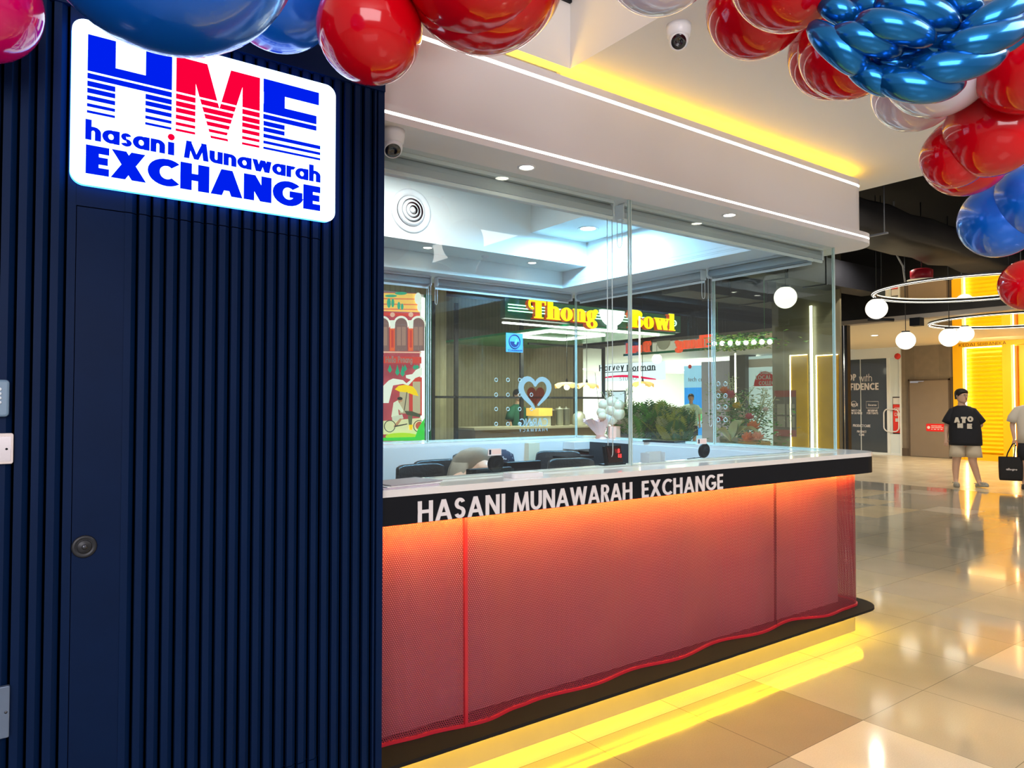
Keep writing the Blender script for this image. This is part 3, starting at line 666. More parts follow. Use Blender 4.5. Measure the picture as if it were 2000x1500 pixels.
blind((1.145, 2.62), (2.60, 2.62), (0, 1), 'roller blind above the front pane nearest the slatted wall', 1, 1.25)
blind((2.66, 2.62), (4.56, 2.62), (0, 1), 'roller blind above the front pane beside the rounded counter corner', -1, .15)
blind((4.60, 2.74), (4.60, 3.60), (-1, 0), 'short roller blind above the side pane near the front corner', 1, 1.15)
blind((4.60, 3.65), (4.60, 5.15), (-1, 0), 'roller blind above the rear half of the side glass', -1, .15)
blind((4.46, 5.27), (2.98, 5.27), (0, -1), 'roller blind above the rear pane at the inner corner', 1, .15)
blind((2.93, 5.27), (1.2, 5.27), (0, -1), 'roller blind above the rear pane in front of the mural', -1, 1.2)
# ================================================================= FAR SIDE OF THE CONCOURSE (plane x = 21)
FX = 21.0
cream = M('cream_wall', (.78, .68, .50), .6, var=.03)
wood = slatwall_mat('brown_timber_panel', (.25, .20, .15), .9, ax=1, depth=.85)
woodd = M('brown_door_laminate', (.24, .185, .14), .5, var=.08, vscale=4)
yel = M('yellow_paint', (.95, .50, .0), .45, var=.02); yelb = M('bright_yellow_panel', (1.0, .60, .0), .35, var=.03)
ledy = E('led_yellow_line', (1, .86, .45), 9)
m = MB(); m.box(FX, FX+.2, 8.60, 9.995, 0, 3.10)
struct(m.build('wall_east', wood))
m = MB(); m.box(FX, FX+.2, -6.0, 1.98, 0, 3.10); m.box(-6.5, 35, 27.6, 27.8, 0, 4.5); m.box(FX, FX+.2, 2.0, 5.2, 0, 3.1)
struct(m.build('wall_far', cream))
m = MB(); m.box(FX-.03, FX, 8.60, 8.72, 0, 2.20); m.box(FX-.03, FX, 9.80, 9.995, 0, .22); tr = struct(m.build('trim_4', M('dark_timber', (.10, .07, .05), .5)))
dr = MB(); dr.box(FX-.05, FX-.004, 8.75, 9.76, .01, 2.12); dd = struct(dr.build('door_2', woodd, None, (FX-.05, 9.2, 0)))
m = MB(); 
for a, b, c_, e in ((8.71, 8.75, 0, 2.16), (9.76, 9.80, 0, 2.16), (8.71, 9.80, 2.12, 2.16)): m.box(FX-.06, FX, a, b, c_, e)
m.build('door_frame', M('dark_timber', (.1, .07, .05)), dd, (FX-.05, 9.2, 0))
m = MB(); m.box(FX-.11, FX-.06, 9.50, 9.72, 2.06, 2.11); m.box(FX-.12, FX-.10, 9.35, 9.60, 2.09, 2.11); m.build('door_closer', chrome, dd, (FX-.05, 9.2, 0))
m = MB(); m.prism(rrect(0, .50, 0, .21, .03), (FX-.058, 9.33, .72), -YY, ZZ, .006, 0)
[m.prism(q(a_, b_, c_, c_+.018), (FX-.0595, 9.33, .72), -YY, ZZ, .002, 1) for a_, b_, c_ in ((.13, .30, .14), (.31, .40, .14), (.13, .22, .095), (.23, .44, .095), (.13, .17, .05), (.20, .26, .05), (.29, .34, .05), (.37, .42, .05))]
m.prism(circ(.065, .105, .04), (FX-.0595, 9.33, .72), -YY, ZZ, .001, 1)
tag(m.build('door_notice', [M('signal_red', (.85, .02, .02), .4), lettw], None, (FX-.058, 9.1, .72)), 'red notice with white lettering on the brown timber door', 'sign')
# yellow shop
ys = thing('yellow_shopfront', 'bright yellow shopfront with lit roller shutter beside the brown door', 'shopfront', (FX, 6.5, 0)); yo = (FX, 6.5, 0)
m = MB(); m.box(FX-.12, FX+.1, 8.36, 8.60, 0, 2.975); m.box(FX-.12, FX+.1, 7.24, 7.44, 0, 2.975); m.box(FX-.12, FX+.1, 2.0, 8.60, 2.975, 3.098); m.box(FX-.12, FX-.02, 2.0, 5.2, 0, 2.975); m.box(FX-.10, FX, 7.44, 8.36, 0, .16)
m.build('frame', yel, ys, yo)
m = MB(); n = 26
for i in range(n):
    z = .16+i*(2.81/n); m.add([(FX+.06, 7.44, z), (FX+.06, 8.36, z), (FX+.02, 8.36, z+.055), (FX+.02, 7.44, z+.055), (FX+.06, 8.36, z+2.81/n), (FX+.06, 7.44, z+2.81/n)], [(0, 3, 2, 1), (3, 5, 4, 2)])
m.box(FX+.06, FX+.08, 7.44, 8.36, 0, 2.975); m.build('roller_shutter', yelb, ys, yo)
m = MB(); m.box(FX-.02, FX+.0, 8.315, 8.345, .16, 2.97); m.box(FX-.02, FX, 7.46, 8.345, 2.95, 2.97); m.build('light_line', ledy, ys, yo)
m = MB(); m.box(FX-.02, FX+.0, 7.205, 7.225, .05, 2.97); m.build('light_line', ledy, ys, yo)
m = MB(); m.box(FX+.05, FX+.08, 5.2, 7.24, 0, 2.975); m.build('recessed_panel', yelb, ys, yo)
m = MB(); m.box(FX-.04, FX+.05, 7.13, 7.18, 0, 2.95); m.build('inner_jamb', M('orange_paint', (.75, .22, .01), .45), ys, yo)
m = MB(); text(m, 'KEDAI', (FX-.125, 0, 0), -YY, ZZ, -8.44, -8.06, 2.995, .08, w=.13, h=.12, gap=.16); m.build('shop_word', M('dark_brown_letters', (.08, .03, .01), .5), ys, yo); m = MB(); text(m, 'SERBANEKA', (FX-.125, 0, 0), -YY, ZZ, -8.00, -7.34, 2.995, .08, w=.13, h=.12, gap=.16)
m.build('shop_word', M('dark_brown_letters', (.08, .03, .01), .5), ys, yo)
m = MB(); m.box(FX-.14, FX+.1, 1.8, 8.62, 3.0, 3.1)
# glazed shopfront left of the timber wall
gw = MB(); wf = M('white_shop_frame', (.80, .84, .86), .35)
gw.box(FX-.05, FX+.1, 10.0, 14.6, 2.80, 3.1); gw.box(FX-.05, FX+.06, 10.32, 10.40, 0, 2.80); gw.box(FX-.05, FX+.06, 10.0, 10.04, 0, 2.8); gw.box(FX-.05, FX+.06, 14.5, 14.6, 0, 2.8); gw.box(FX-.03, FX+.04, 10.0, 14.5, 0, .06)
wn = struct(gw.build('window_7', wf, None, (FX, 12, 0)))
m = MB(); m.box(FX, FX+.01, 10.42, 14.5, .06, 2.80); m.build('tinted_pane', M('smoked_glass_panel', (.05, .065, .08), .06, spec=.9, var=.2, vscale=1), wn, (FX, 12, 0))
m = MB(); m.box(FX-.012, FX-.002, 11.18, 11.20, .06, 2.8); m.build('pane_joint', M('pale_joint', (.7, .75, .78), .4), wn, (FX, 12, 0))
m = MB(); U = -YY; o_ = (FX-.006, 0, 0)
def tx(s, px0, px1, py0, py1, **k):
    a = at(px0, py1, 'x', FX-.006); b = at(px1, py1, 'x', FX-.006); c = at(px0, py0, 'x', FX-.006)
    text(m, s, o_, U, ZZ, -a.y, -b.y, (a.z+b.z)/2, (c.z-a.z), **k)
tx('SHOP', 1640, 1672, 731, 744, w=.26, h=.2); tx('with', 1678, 1703, 731, 745, w=.10, h=.10); tx('CONFIDENCE', 1629, 1716, 749, 762, w=.24, h=.2, gap=.08)
tx('PRICE', 1660, 1676, 788, 793, w=.22); tx('LOWEST OR,', 1657, 1682, 800, 804, w=.22); tx('VIEW OR PRICE', 1657, 1684, 805, 809, w=.22)
tx('Reserve', 1696, 1712, 789, 793, w=.2); tx('RESERVE', 1695, 1714, 800, 804, w=.22); tx('FOR 7 DAYS', 1693, 1715, 805, 809, w=.22)
tx('PRODUCT CARE', 1666, 1700, 829, 834, w=.2); tx('PRODUCT', 1674, 1692, 841, 845, w=.22); tx('CARE', 1678, 1688, 847, 851, w=.22)
c = at(1668, 789, 'x', FX); rr_ = .085
m.tube([Vector((FX-.008, c.y+rr_*math.cos(t*.3491), c.z+rr_*math.sin(t*.3491))) for t in range(18)], .008, 6, closed=True)
a = at(1692, 784, 'x', FX); b = at(1716, 797, 'x', FX); m.tube([(FX-.008, a.y, a.z), (FX-.008, b.y, a.z-.0), (FX-.008, b.y, b.z), (FX-.008, a.y, b.z)], .007, 6, closed=True)
m.build('window_lettering', lettw, wn, (FX, 12, 0))
m = MB(); m.box(FX-.01, FX, 10.04, 10.32, .06, 2.8); m.build('white_panel', M('white_door_panel', (.72, .80, .84), .3), wn, (FX, 12, 0))
m = MB(); pts = []
for a_, b_ in rrect(-.17, .30, -.32, .32, .13, 6): pts.append((FX-.07, 10.28-a_*.9+.05, 1.0+b_))
m.tube(pts, .018, 8, closed=True); m.build('door_handle', wplast, wn, (FX, 12, 0))
def poster(name, label, x, y0, y1, z0, z1, bands, cat='poster', border=None):
    m = MB(); mats = [b_[0] for b_ in bands]; 
    for i, (mt, a, b, c_, d) in enumerate(bands): 
        m.box(x-.004-.001*i, x, y0+(y1-y0)*a, y0+(y1-y0)*b, z0+(z1-z0)*c_, z0+(z1-z0)*d, i)
    return tag(m.build(name, mats, None, (x, (y0+y1)/2, z0)), label, cat)
pblack = M('poster_black', (.02, .02, .025), .4); pred = M('poster_red', (.80, .04, .03), .4); pwhite = M('poster_white', (.80, .80, .80), .4); pblue = M('poster_blue', (.03, .32, .80), .4, emit=(.02, .30, .90), es=.55); psky = M('poster_sky', (.35, .65, .90), .4, emit=(.35, .68, .95), es=.45); pgreen = M('poster_green', (.15, .72, .30), .4, emit=(.15, .8, .3), es=.5)
a = at(1743, 775, 'x', FX-.02); b = at(1761, 848, 'x', FX-.02)
p = poster('sale_poster', 'red and white sale poster in black frame beside the glass door', FX-.012, b.y, a.y, b.z, a.z, [(pblack, 0, 1, 0, 1), (pwhite, .05, .95, .80, .97), (pred, .05, .95, .03, .79), (pwhite, .3, .7, .33, .42)])
m = MB(); text(m, 'SURI', (FX-.018, 0, 0), U, ZZ, -a.y+.05, -b.y+.02, b.z+(a.z-b.z)*.62, .10, w=.26); text(m, 'CNY', (FX-.018, 0, 0), U, ZZ, -a.y+.05, -b.y-.02, b.z+(a.z-b.z)*.48, .10, w=.26); m.build('poster_lettering', lettw, p, (FX-.012, (b.y+a.y)/2, b.z))
m = MB(); a = at(1754, 696, 'x', FX-.03); m.lathe([(0, 0), (.09, 0), (.09, .02), (0, .02)], (FX-.05, a.y, a.z), 8, 0, Matrix.Rotation(R(-90), 3, 'Y')); tag(m.build('round_sticker', pred, None, (FX-.05, a.y, a.z)), 'red lozenge emblem above the glass door of the far shop', 'emblem')

# electronics shop interior (behind x = 21, y 14.6..27)
m = MB(); m.box(33.0, 33.2, 14.6, 27.4, 0, 3.1); m.box(21, 33.2, 27.2, 27.4, 0, 3.1); m.box(21.2, 33, 14.6, 14.8, 0, 3.1)
struct(m.build('wall_shop', M('shop_wall_white', (.78, .80, .78), .5, var=.02)))
lamp_s = E('shop_spot', (1, 1, 1), 10)
k_ = 0
for ix in range(4):
    for iy in range(6):
        c = (22.5+ix*2.4, 15.8+iy*1.9+.4*(ix % 2), 3.1); e = MB(); e.lathe([(.12, -.01), (0, -.01)], c, 14); e.lathe([(.15, 0), (.15, -.012), (.12, -.012)], c, 14)
        o = e.build('shop_spotlight', lamp_s, None, c); tag(o, 'small white spotlight in the bright ceiling of the electronics shop', 'ceiling light', 'ceiling spotlights of the electronics shop')
hs = thing('hanging_shop_sign', 'white lightbox sign with dark serif lettering and red brush stroke', 'sign', (20.8, 20.4, 2.4)); ho = (20.8, 20.4, 2.4)
m = MB(); m.box(20.8, 20.9, 18.75, 22.3, 2.40, 3.098); m.build('light_box', E('sign_box_white', (.80, .93, 1.0), 1.0), hs, ho)
m = MB()
def tx2(s, px0, px1, py0, py1, X_, **k):
    a = at(px0, py1, 'x', X_); b = at(px1, py1, 'x', X_); c = at(px0, py0, 'x', X_)
    text(m, s, (X_, 0, 0), U, ZZ, -a.y, -b.y, (a.z+b.z)/2, (c.z-a.z), **k)
tx2('Harvey', 1170, 1219, 711, 724, 20.79, w=.21, h=.12, gap=.12); tx2('Norman', 1224, 1280, 711, 724, 20.79, w=.21, h=.12, gap=.12)
a = at(1177, 728, 'x', 20.79); b = at(1281, 726, 'x', 20.79); m.box(20.785, 20.79, b.y, a.y, a.z-.01, a.z+.02); m.build('dark_lettering', M('ink_navy', (.01, .02, .05), .5), hs, ho)
m = MB(); pts = [at(1177+i*13, 738-3.6*math.sin(i*.5), 'x', 20.79) for i in range(9)]; m.tube(pts, [.02, .035, .04, .045, .05, .045, .045, .035, .02], 8); m.build('red_stroke', E('red_stroke', (.85, .0, .08), .9), hs, ho)
m = MB(); tx2('STUDIO', 1210, 1243, 736, 743, 20.785, w=.12, h=.1, gap=.2); m.build('small_lettering', grey, hs, ho)
for (x, y0, y1, z1, mt, nm, lb, ct_) in ((24.0, 18.3, 19.9, 2.2, M('beige_partition', (.62, .58, .50), .5), 'display_partition', 'beige display partition inside the bright electronics shop', 'partition'),
      (27.5, 16.6, 17.8, 2.7, M('sand_partition', (.70, .62, .42), .5), 'display_partition', 'taller sand coloured partition deep inside the electronics shop', 'partition')):
    m = MB(); m.box(x, x+.15, y0, y1, 0, z1); tag(m.build(nm, mt, None, (x, (y0+y1)/2, 0)), lb, ct_)
for px0, px1 in ((1181, 1190), (1193, 1222)):
    a = at(px0, 763, 'x', 23); b = at(px1, 825, 'x', 23); m = MB(); m.box(22.99, 23.05, b.y, a.y, b.z, a.z, 0); m.box(22.98, 22.99, b.y+.06, a.y-.06, b.z+.06, a.z-.06, 1); m.box(23.02, 23.06, (a.y+b.y)/2-.05, (a.y+b.y)/2+.05, 0, b.z, 0)
    tag(m.build('display_screen', [pblack, E('screen_glow', (.75, .9, 1), .8)], None, (23, (a.y+b.y)/2, 0)), 'wider lit display screen on a stand in the electronics shop' if px0 > 1190 else 'narrow lit display screen partly hidden by the black frame', 'screen')
# blue banner and white collect poster
a = at(1336, 715, 'x', 20.6); b = at(1377, 862, 'x', 20.6)
p = poster('tall_banner', 'tall blue and green banner with tech lettering outside the electronics shop', 20.6, b.y, a.y, 0, a.z, [(psky, 0, 1, 0, 1), (pblue, .02, .98, .46, .72), (pgreen, .02, .98, .30, .46), (pblue, .02, .98, .12, .22)], 'banner')
m = MB(); tx2('tech', 1344, 1360, 737, 745, 20.59, w=.16, h=.12); m.build('banner_word', grey, p, (20.6, (a.y+b.y)/2, 0)); m = MB(); tx2('cr', 1364, 1372, 737, 745, 20.59, w=.16, h=.12); m.build('banner_word', grey, p, (20.6, (a.y+b.y)/2, 0))
m = MB(); c = at(1347, 716, 'x', 20.55); m.lathe([(0, 0), (.075, 0), (.075, .02), (0, .02)], (20.57, c.y, c.z), 16, 0, Matrix.Rotation(R(-90), 3, 'Y')); m.build('red_dot', pred, p, (20.6, (a.y+b.y)/2, 0))
a = at(1458, 697, 'x', 20.4); b = at(1516, 862, 'x', 20.4)
p = poster('collect_poster', 'large pale poster with red dome emblem reading collect', 20.4, b.y, a.y, 0, a.z, [(M('pale_poster', (.62, .76, .76), .4, emit=(.62, .8, .82), es=.35), 0, 1, 0, 1), (pwhite, .1, 1, .88, .97)])
m = MB(); c = at(1494, 754, 'x', 20.39); R0 = .42
m.prism([(R0*math.cos(R(t))-c.y, c.z+R0*1.15*math.sin(R(t))) for t in range(0, 181, 12)], (20.392, 0, 0), U, ZZ, .004); m.build('red_emblem', pred, p, (20.4, (a.y+b.y)/2, 0))
m = MB(); tx2('Online', 1484, 1508, 724, 731, 20.385, w=.2); tx2('LOCAL', 1476, 1506, 733, 741, 20.385, w=.24); tx2('COLLECT', 1482, 1517, 744, 752, 20.385, w=.26, h=.2)
tx2('time at pr', 1488, 1514, 757, 761, 20.385, w=.12); tx2('Near store', 1484, 1506, 771, 775, 20.385, w=.12); m.build('poster_lettering', lettw, p, (20.4, (a.y+b.y)/2, 0))
m = MB(); a = at(1425, 700, 'x', 20.2); b = at(1455, 700, 'x', 20.2); m.box(20.2, 20.8, b.y, a.y, 0, 3.1); struct(m.build('wall_pier', M('dark_grey_pier', (.12, .12, .11), .5, var=.1)))
m = MB(); a = at(1370, 700, 'x', 20.4); b = at(1425, 700, 'x', 20.4); m.box(20.4, 20.6, b.y, a.y, 0, 2.95); tag(m.build('lilac_panel', M('lilac_board', (.66, .66, .84), .5, var=.05), None, (20.4, (a.y+b.y)/2, 0)), 'plain lilac hoarding panel left of the dark pier', 'panel')
# black shutter post on the concourse
m = MB(); a = at(1645, 700, 'x', 13.9); b = at(1656, 700, 'x', 13.9); m.box(13.88, 14.0, b.y, a.y, 0, 3.06); m.box(13.86, 13.88, (a.y+b.y)/2-.01, (a.y+b.y)/2+.01, 0, 3.06, 1)
tag(m.build('shutter_post', [blackm, chrome], None, (13.9, (a.y+b.y)/2, 0)), 'tall black steel post at the edge of the concourse fascia', 'post')
# added board painted with the yellow shop reflection of the side glass
oc = thing('reflection_board', 'olive grey board added to carry the yellow shop reflection in the side glass', 'screen wall', (12.2, 7.35, 0)); oo = (12.2, 7.35, 0)
m = MB(); m.box(12.0, 12.05, 6.75, 8.10, 0, 4.5); m.build('cladding', M('olive_reflection', (.19, .17, .11), .25, spec=.7, var=.1, vscale=3), oc, oo)  # olive tone of the reflection put into the board colour
for px0, px1 in ((1543, 1579), (1594, 1639)):
    a = at(px0, 694, 'x', 11.98); b = at(px1, 875, 'x', 11.98)
    m = MB(); m.box(11.975, 12.0, b.y, a.y, .6, a.z); o = m.build('reflected_panel', M('ochre_reflection', (.50, .30, .015), .15, spec=.7, var=.25, vscale=3), oc, oo)
    m = MB(); m.box(11.965, 11.975, a.y-.014, a.y, .6, a.z); m.box(11.965, 11.975, b.y, a.y, a.z-.012, a.z); m.build('light_line', ledy, o, oo)  # bright border of the reflected shopfront, made as glowing strips
a = at(1583, 597, 'x', 11.93); m = MB(); m.box(11.93, 11.95, a.y-.022, a.y+.022, .6, a.z); m.build('light_tube', E('tube_white', (1, .93, .66), 4), oc, oo)
a = at(1513, 763, 'x', 11.98); b = at(1556, 853, 'x', 11.98); m = MB(); m.box(11.97, 12.0, b.y, a.y, b.z, a.z, 0)
for i in range(2):
    for j in range(2): m.box(11.966, 11.97, b.y+.03+i*.2, b.y+.19+i*.2, b.z+.17+j*.23, b.z+.37+j*.23, 1)
m.box(11.966, 11.97, b.y, a.y, b.z, b.z+.12, 2); m.box(11.966, 11.97, b.y, a.y, a.z-.12, a.z, 2)
m.build('notice_board', [M('notice_grey', (.13, .12, .10), .5), M('notice_pale', (.26, .25, .20), .5), M('notice_red', (.25, .07, .05), .5)], oc, oo)

# ================================================================= FOOD STALL WITH YELLOW LETTERS
sb = thing('food_stall_sign', 'long green sign board with glowing yellow letters and white bowl', 'sign', (8.0, 8.55, 2.7)); so_ = (8.0, 8.55, 2.7)
ltyel = E('letter_yellow', (1, .82, .0), 1.25); ltred = M('letter_side_red', (.55, .06, .02), .4, emit=(.6, .08, .0), es=.35)
m = MB(); m.box(6.05, 9.87, 8.5, 8.62, 2.745, 3.035); m.build('board', M('dark_green_board', (.012, .09, .05), .35, var=.1), sb, so_)
m = MB()
for z in (2.855, 2.90, 2.945): m.tube([(6.1, 8.49, z), (9.70, 8.49, z)], .009, 8)
m.tube([(9.70+.045*math.sin(R(t)), 8.49, 2.90-.045*math.cos(R(t))) for t in range(0, 181, 20)], .009, 8); m.build('neon_tube', E('neon_mint', (.45, 1, .65), 2.2), sb, so_)
def ser(c, w=.30):
    """fat display serif, cap height 1"""
    hl = .10
    if c == 'T': return .86, rc(.33, .33+w, 0, 1)+rc(.10, .86, 1-.17, 1)+rc(.80, .86, .70, 1)+rc(.25, .72, 0, .06)+arc(.20, .72, .24, .28, 60, 280, .10, .09)
    if c == 'h': return .72, rc(.06, .06+w*.9, 0, 1.0)+rc(0, .42, 0, .06)+arc(.42, .45, .26, .25, 0, 130, w*.85, .1)+rc(.42, .68, 0, .46)+rc(.38, .74, 0, .06)+rc(0, .1, .94, 1)
    if c == 'o': return .64, arc(.32, .34, .32, .36, 0, 360, w*.82, .06, 28)
    if c == 'n': return .72, rc(.06, .06+w*.9, 0, .68)+rc(0, .42, 0, .06)+arc(.42, .45, .26, .25, 0, 130, w*.85, .1)+rc(.42, .68, 0, .46)+rc(.38, .74, 0, .06)+rc(0, .1, .62, .68)
    if c == 'g': return .66, arc(.28, .42, .28, .27, 0, 360, w*.8, .07, 24)+arc(.31, -.06, .31, .24, 0, 360, w*.7, .09, 24)+arc(.52, .62, .14, .14, 0, 360, .13, .13, 14)+dg(.1, .05, .05, .22, w*.7)
    if c == 'B': return .80, rc(.12, .12+w, 0, 1)+arc(.42, .75, .32, .25, -90, 100, w*.9, .06)+arc(.44, .28, .36, .28, -90, 90, w*.95, .06)+rc(0, .46, 0, .06)+rc(0, .46, .94, 1)+arc(.12, .74, .20, .20, 60, 270, .09, .08)
    if c == 'w': return .94, dg(.24, 0, .05, .68, w*.85)+dg(.28, 0, .46, .68, .12)+dg(.62, 0, .44, .68, w*.85)+dg(.68, 0, .84, .68, .10)+rc(0, .34, .62, .68)+rc(.38, .68, .62, .68)+rc(.76, 1.0, .62, .68)
    if c == 'l': return .42, rc(.06, .06+w*.95, 0, 1.0)+rc(0, .42, 0, .06)+rc(0, .1, .94, 1)
    return .3, []
def sertext(mb, s, o, ux, x0, x1, z0, ht, th, mats=(0, 1), gap=.03):
    x = 0; it = []
    for ch in s: wd, ps = ser(ch); it.append((x, ps)); x += wd+gap
    sc = (x1-x0)/(x-gap); n = Vector(ux).cross(ZZ).normalized(); i = 0
    for gx, ps in it:
        for p in ps:
            pl = [(x0+(gx+a)*sc, z0+b*ht) for a, b in p]; i += 1
            mb.prism(pl, Vector(o)+n*(.0006*(i % 9)), ux, ZZ, th*.15, mats[0])
            pc = [(a+.01, b-.006) for a, b in pl]; mb.prism(pc, Vector(o)-n*(th*.16), ux, ZZ, th, mats[1])
m = MB(); sertext(m, 'Thong', (0, 8.40, 0), XX, 6.42, 7.80, 2.765, .29, .09); m.build('lettering', [ltyel, ltred], sb, so_)['label'] = 'glowing yellow word on the left'
m = MB(); sertext(m, 'Bowl', (0, 8.40, 0), XX, 8.52, 9.62, 2.755, .29, .09); m.build('lettering', [ltyel, ltred], sb, so_)['label'] = 'glowing yellow word on the right'
m = MB(); bw = [(.25*math.cos(R(t)), .25*math.sin(R(t))) for t in range(180, 361, 12)]
m.prism([(8.16+a, 2.985+b*1.02+.02) for a, b in bw], (0, 8.42, 0), XX, ZZ, .08); m.prism(q(8.08, 8.24, 2.70, 2.76), (0, 8.42, 0), XX, ZZ, .08); m.build('bowl_emblem', E('bowl_white', (.93, 1, .98), 1.5), sb, so_)
# the stall name again in mirrored red letters, deeper in
rs = thing('reversed_hanging_sign', 'red lettered hanging sign with mirrored letters', 'sign', (12.1, 10.7, 2.6)); ro = (12.1, 10.7, 2.6)
m = MB(); m.box(12.08, 12.11, 9.45, 12.15, 2.605, 2.655); m.box(12.08, 12.11, 9.42, 9.47, 2.62, 2.95); m.build('rail', M('green_rail', (.01, .22, .09), .4), rs, ro)
m = MB(); m.box(12.095, 12.105, 11.25, 12.05, 2.66, 2.93); m.build('back_plate', M('dark_green_board', (.012, .09, .05)), rs, ro)
rl = M('red_letter', (.72, .10, .05), .4, emit=(.75, .10, .03), es=.5)
m = MB(); sertext(m, 'Thong', (12.06, 0, 0), YY, 9.50, 10.50, 2.665, .26, .05, (0, 0)); m.build('lettering', [rl], rs, ro)['label'] = 'mirrored red word nearer the ivy'
m = MB(); sertext(m, 'Bowl', (12.06, 0, 0), YY, 11.25, 12.0, 2.665, .24, .05, (0, 0)); m.build('lettering', [rl], rs, ro)['label'] = 'mirrored red word at the far end'
m = MB(); m.prism([(10.88+a*.75, 2.88+b*.8) for a, b in bw], (12.08, 0, 0), -YY*-1, ZZ, .03); m.build('bowl_emblem', M('dim_white', (.6, .62, .5), .4), rs, ro)
for y in (9.6, 12.0): m = MB(); m.tube([(12.1, y, 2.65), (12.1, y, 4.55)], .008, 6); m.build('hanger', blackm, rs, ro)
# stall body
st = thing('food_stall', 'food stall with green ceiling edge, beige slatted back wall and black frames', 'stall', (8.2, 10.6, 0)); sto = (8.2, 10.6, 0)
m = MB(); m.box(5.0, 11.3, 12.7, 12.8, 0, 3.7); m.build('back_wall', slatwall_mat('beige_slats', (.42, .38, .24), .085, depth=.80), st, sto)
m = MB(); m.box(5.0, 6.72, 11.3, 11.34, 0, 3.7); m.build('side_screen', slatwall_mat('pale_olive_slats', (.58, .54, .34), .10, depth=.85), st, sto)
m = MB(); m.box(7.4, 9.87, 8.62, 12.7, 2.72, 2.76, 0); m.build('green_ceiling', M('glossy_green', (.02, .42, .16), .25, var=.05), st, sto)
m = MB(); 
for (x0, x1, y0, y1) in ((7.6, 8.9, 9.4, 9.46), (7.6, 8.9, 10.5, 10.56), (7.6, 7.66, 9.4, 10.56), (8.84, 8.9, 9.4, 10.56), (6.2, 9.6, 8.75, 8.79)): m.box(x0, x1, y0, y1, 2.695, 2.72)
m.build('light_frame', E('linear_white', (1, 1, .95), 5), st, sto)
for x0, x1, z0, z1 in ((6.27, 6.32, 0, 3.3), (6.73, 6.80, 0, 3.3), (8.20, 8.27, 0, 3.3), (6.3, 10.4, 1.585, 1.625), (10.35, 10.41, 1.585, 2.66), (8.4, 10.41, 2.63, 2.67), (9.57, 9.63, .9, 2.7)):
    m = MB(); m.box(x0, x1, 11.0, 11.05, z0, z1); m.build('frame_bar', blackm, st, sto)
m = MB(); m.box(6.9, 10.0, 10.6, 11.2, 0, 1.02); m.box(6.85, 10.05, 10.55, 11.25, 1.02, 1.06, 1); m.build('serving_counter', [M('brown_counter', (.28, .20, .12), .5, var=.1), M('counter_cream', (.62, .58, .45), .3)], st, sto)
m = MB(); a = at(1040, 797, 'y', 10.9); b = at(1066, 812, 'y', 10.9); m.box(a.x, b.x, 10.7, 11.1, b.z, a.z); m.box(a.x+.02, b.x-.02, 10.72, 11.08, 1.06, b.z, 1); tag(m.build('display_box', [M('amber_lit', (.9, .5, .1), .4, emit=(1, .55, .1), es=.5), M('clear_acrylic_grey', (.5, .52, .45), .2)], None, ((a.x+b.x)/2, 10.9, 1.06)), 'amber topped display box at the left end of the stall counter', 'display box')
for i, (px, py, r_, lb, col) in enumerate(((1079, 800, .07, 'dark pot with orange garnish on the stall counter', (.12, .10, .07)), (1093, 797, .075, 'tall steel pot on the stall counter', (.35, .36, .30)), (1106, 797, .07, 'grey tall canister at the right of the stall pots', (.22, .22, .19)), (1131, 803, .13, 'pale dome shaped cooker on the stall counter', (.62, .62, .56)))):
    a = at(px, 826, 'y', 10.8); t_ = at(px, py, 'y', 10.8); h_ = t_.z-1.06; m = MB(); c = (a.x, 10.8, 1.06)
    if 'dome' in lb: m.lathe([(0, 0), (r_, 0), (r_*1.05, h_*.4), (r_*.9, h_*.75), (r_*.4, h_*.97), (0, h_)], c, 20)
    else: m.lathe([(0, 0), (r_*.9, 0), (r_, .05), (r_, h_-.04), (r_*1.08, h_-.03), (r_*1.05, h_), (r_*.3, h_), (r_*.2, h_+.03), (0, h_+.03)], c, 20)
    tag(m.build('pot' if 'pot' in lb else 'canister' if 'can' in lb else 'cooker', M('pot_mat_%d' % i, col, .35, metal=.3), None, c), lb, 'pot' if 'pot' in lb else 'canister' if 'can' in lb else 'cooker')
for i, (px, py) in enumerate(((1107, 754), (1146, 755), (1255, 752))):
    c = at(px, py, 'y', 9.6); 
    o = thing('pendant_lamp', ('scalloped straw pendant lamp left of the black frame post', 'scalloped straw pendant lamp right of the black frame post', 'scalloped straw pendant lamp in front of the electronics shop')[i], 'pendant lamp', tuple(c), 0, 'straw pendant lamps of the food stall')
    m = MB(); n = 36; vs = []
    for j, (rr0, hh) in enumerate(((.02, .07), (.09, .06), (.16, .035), (.215, -.01))):
        for t_ in range(n): a_ = 2*math.pi*t_/n; vs.append(c+Vector((rr0*math.cos(a_), rr0*math.sin(a_), hh+.035*(rr0/.215)**2*math.sin(5*a_+1))))
    m.add(vs, [(j*n+k2, j*n+(k2+1) % n, (j+1)*n+(k2+1) % n, (j+1)*n+k2) for j in range(3) for k2 in range(n)], 0, True); m.build('shade', M('straw_lit', (.80, .50, .18), .5, emit=(1, .55, .12), es=.45), o, tuple(c))
    m = MB(); m.ball(c+Vector((0, 0, -.02)), .05, 14, 10); m.build('bulb', E('bulb_warm', (1, .9, .6), 6), o, tuple(c))
    m = MB(); m.tube([c+ZZ*.07, (c.x, c.y, 2.72 if c.x < 9.8 else 4.55)], .006, 6); m.frustum(c+ZZ*.06, c+ZZ*.13, .025, .012, 12); m.build('cord', blackm, o, tuple(c))
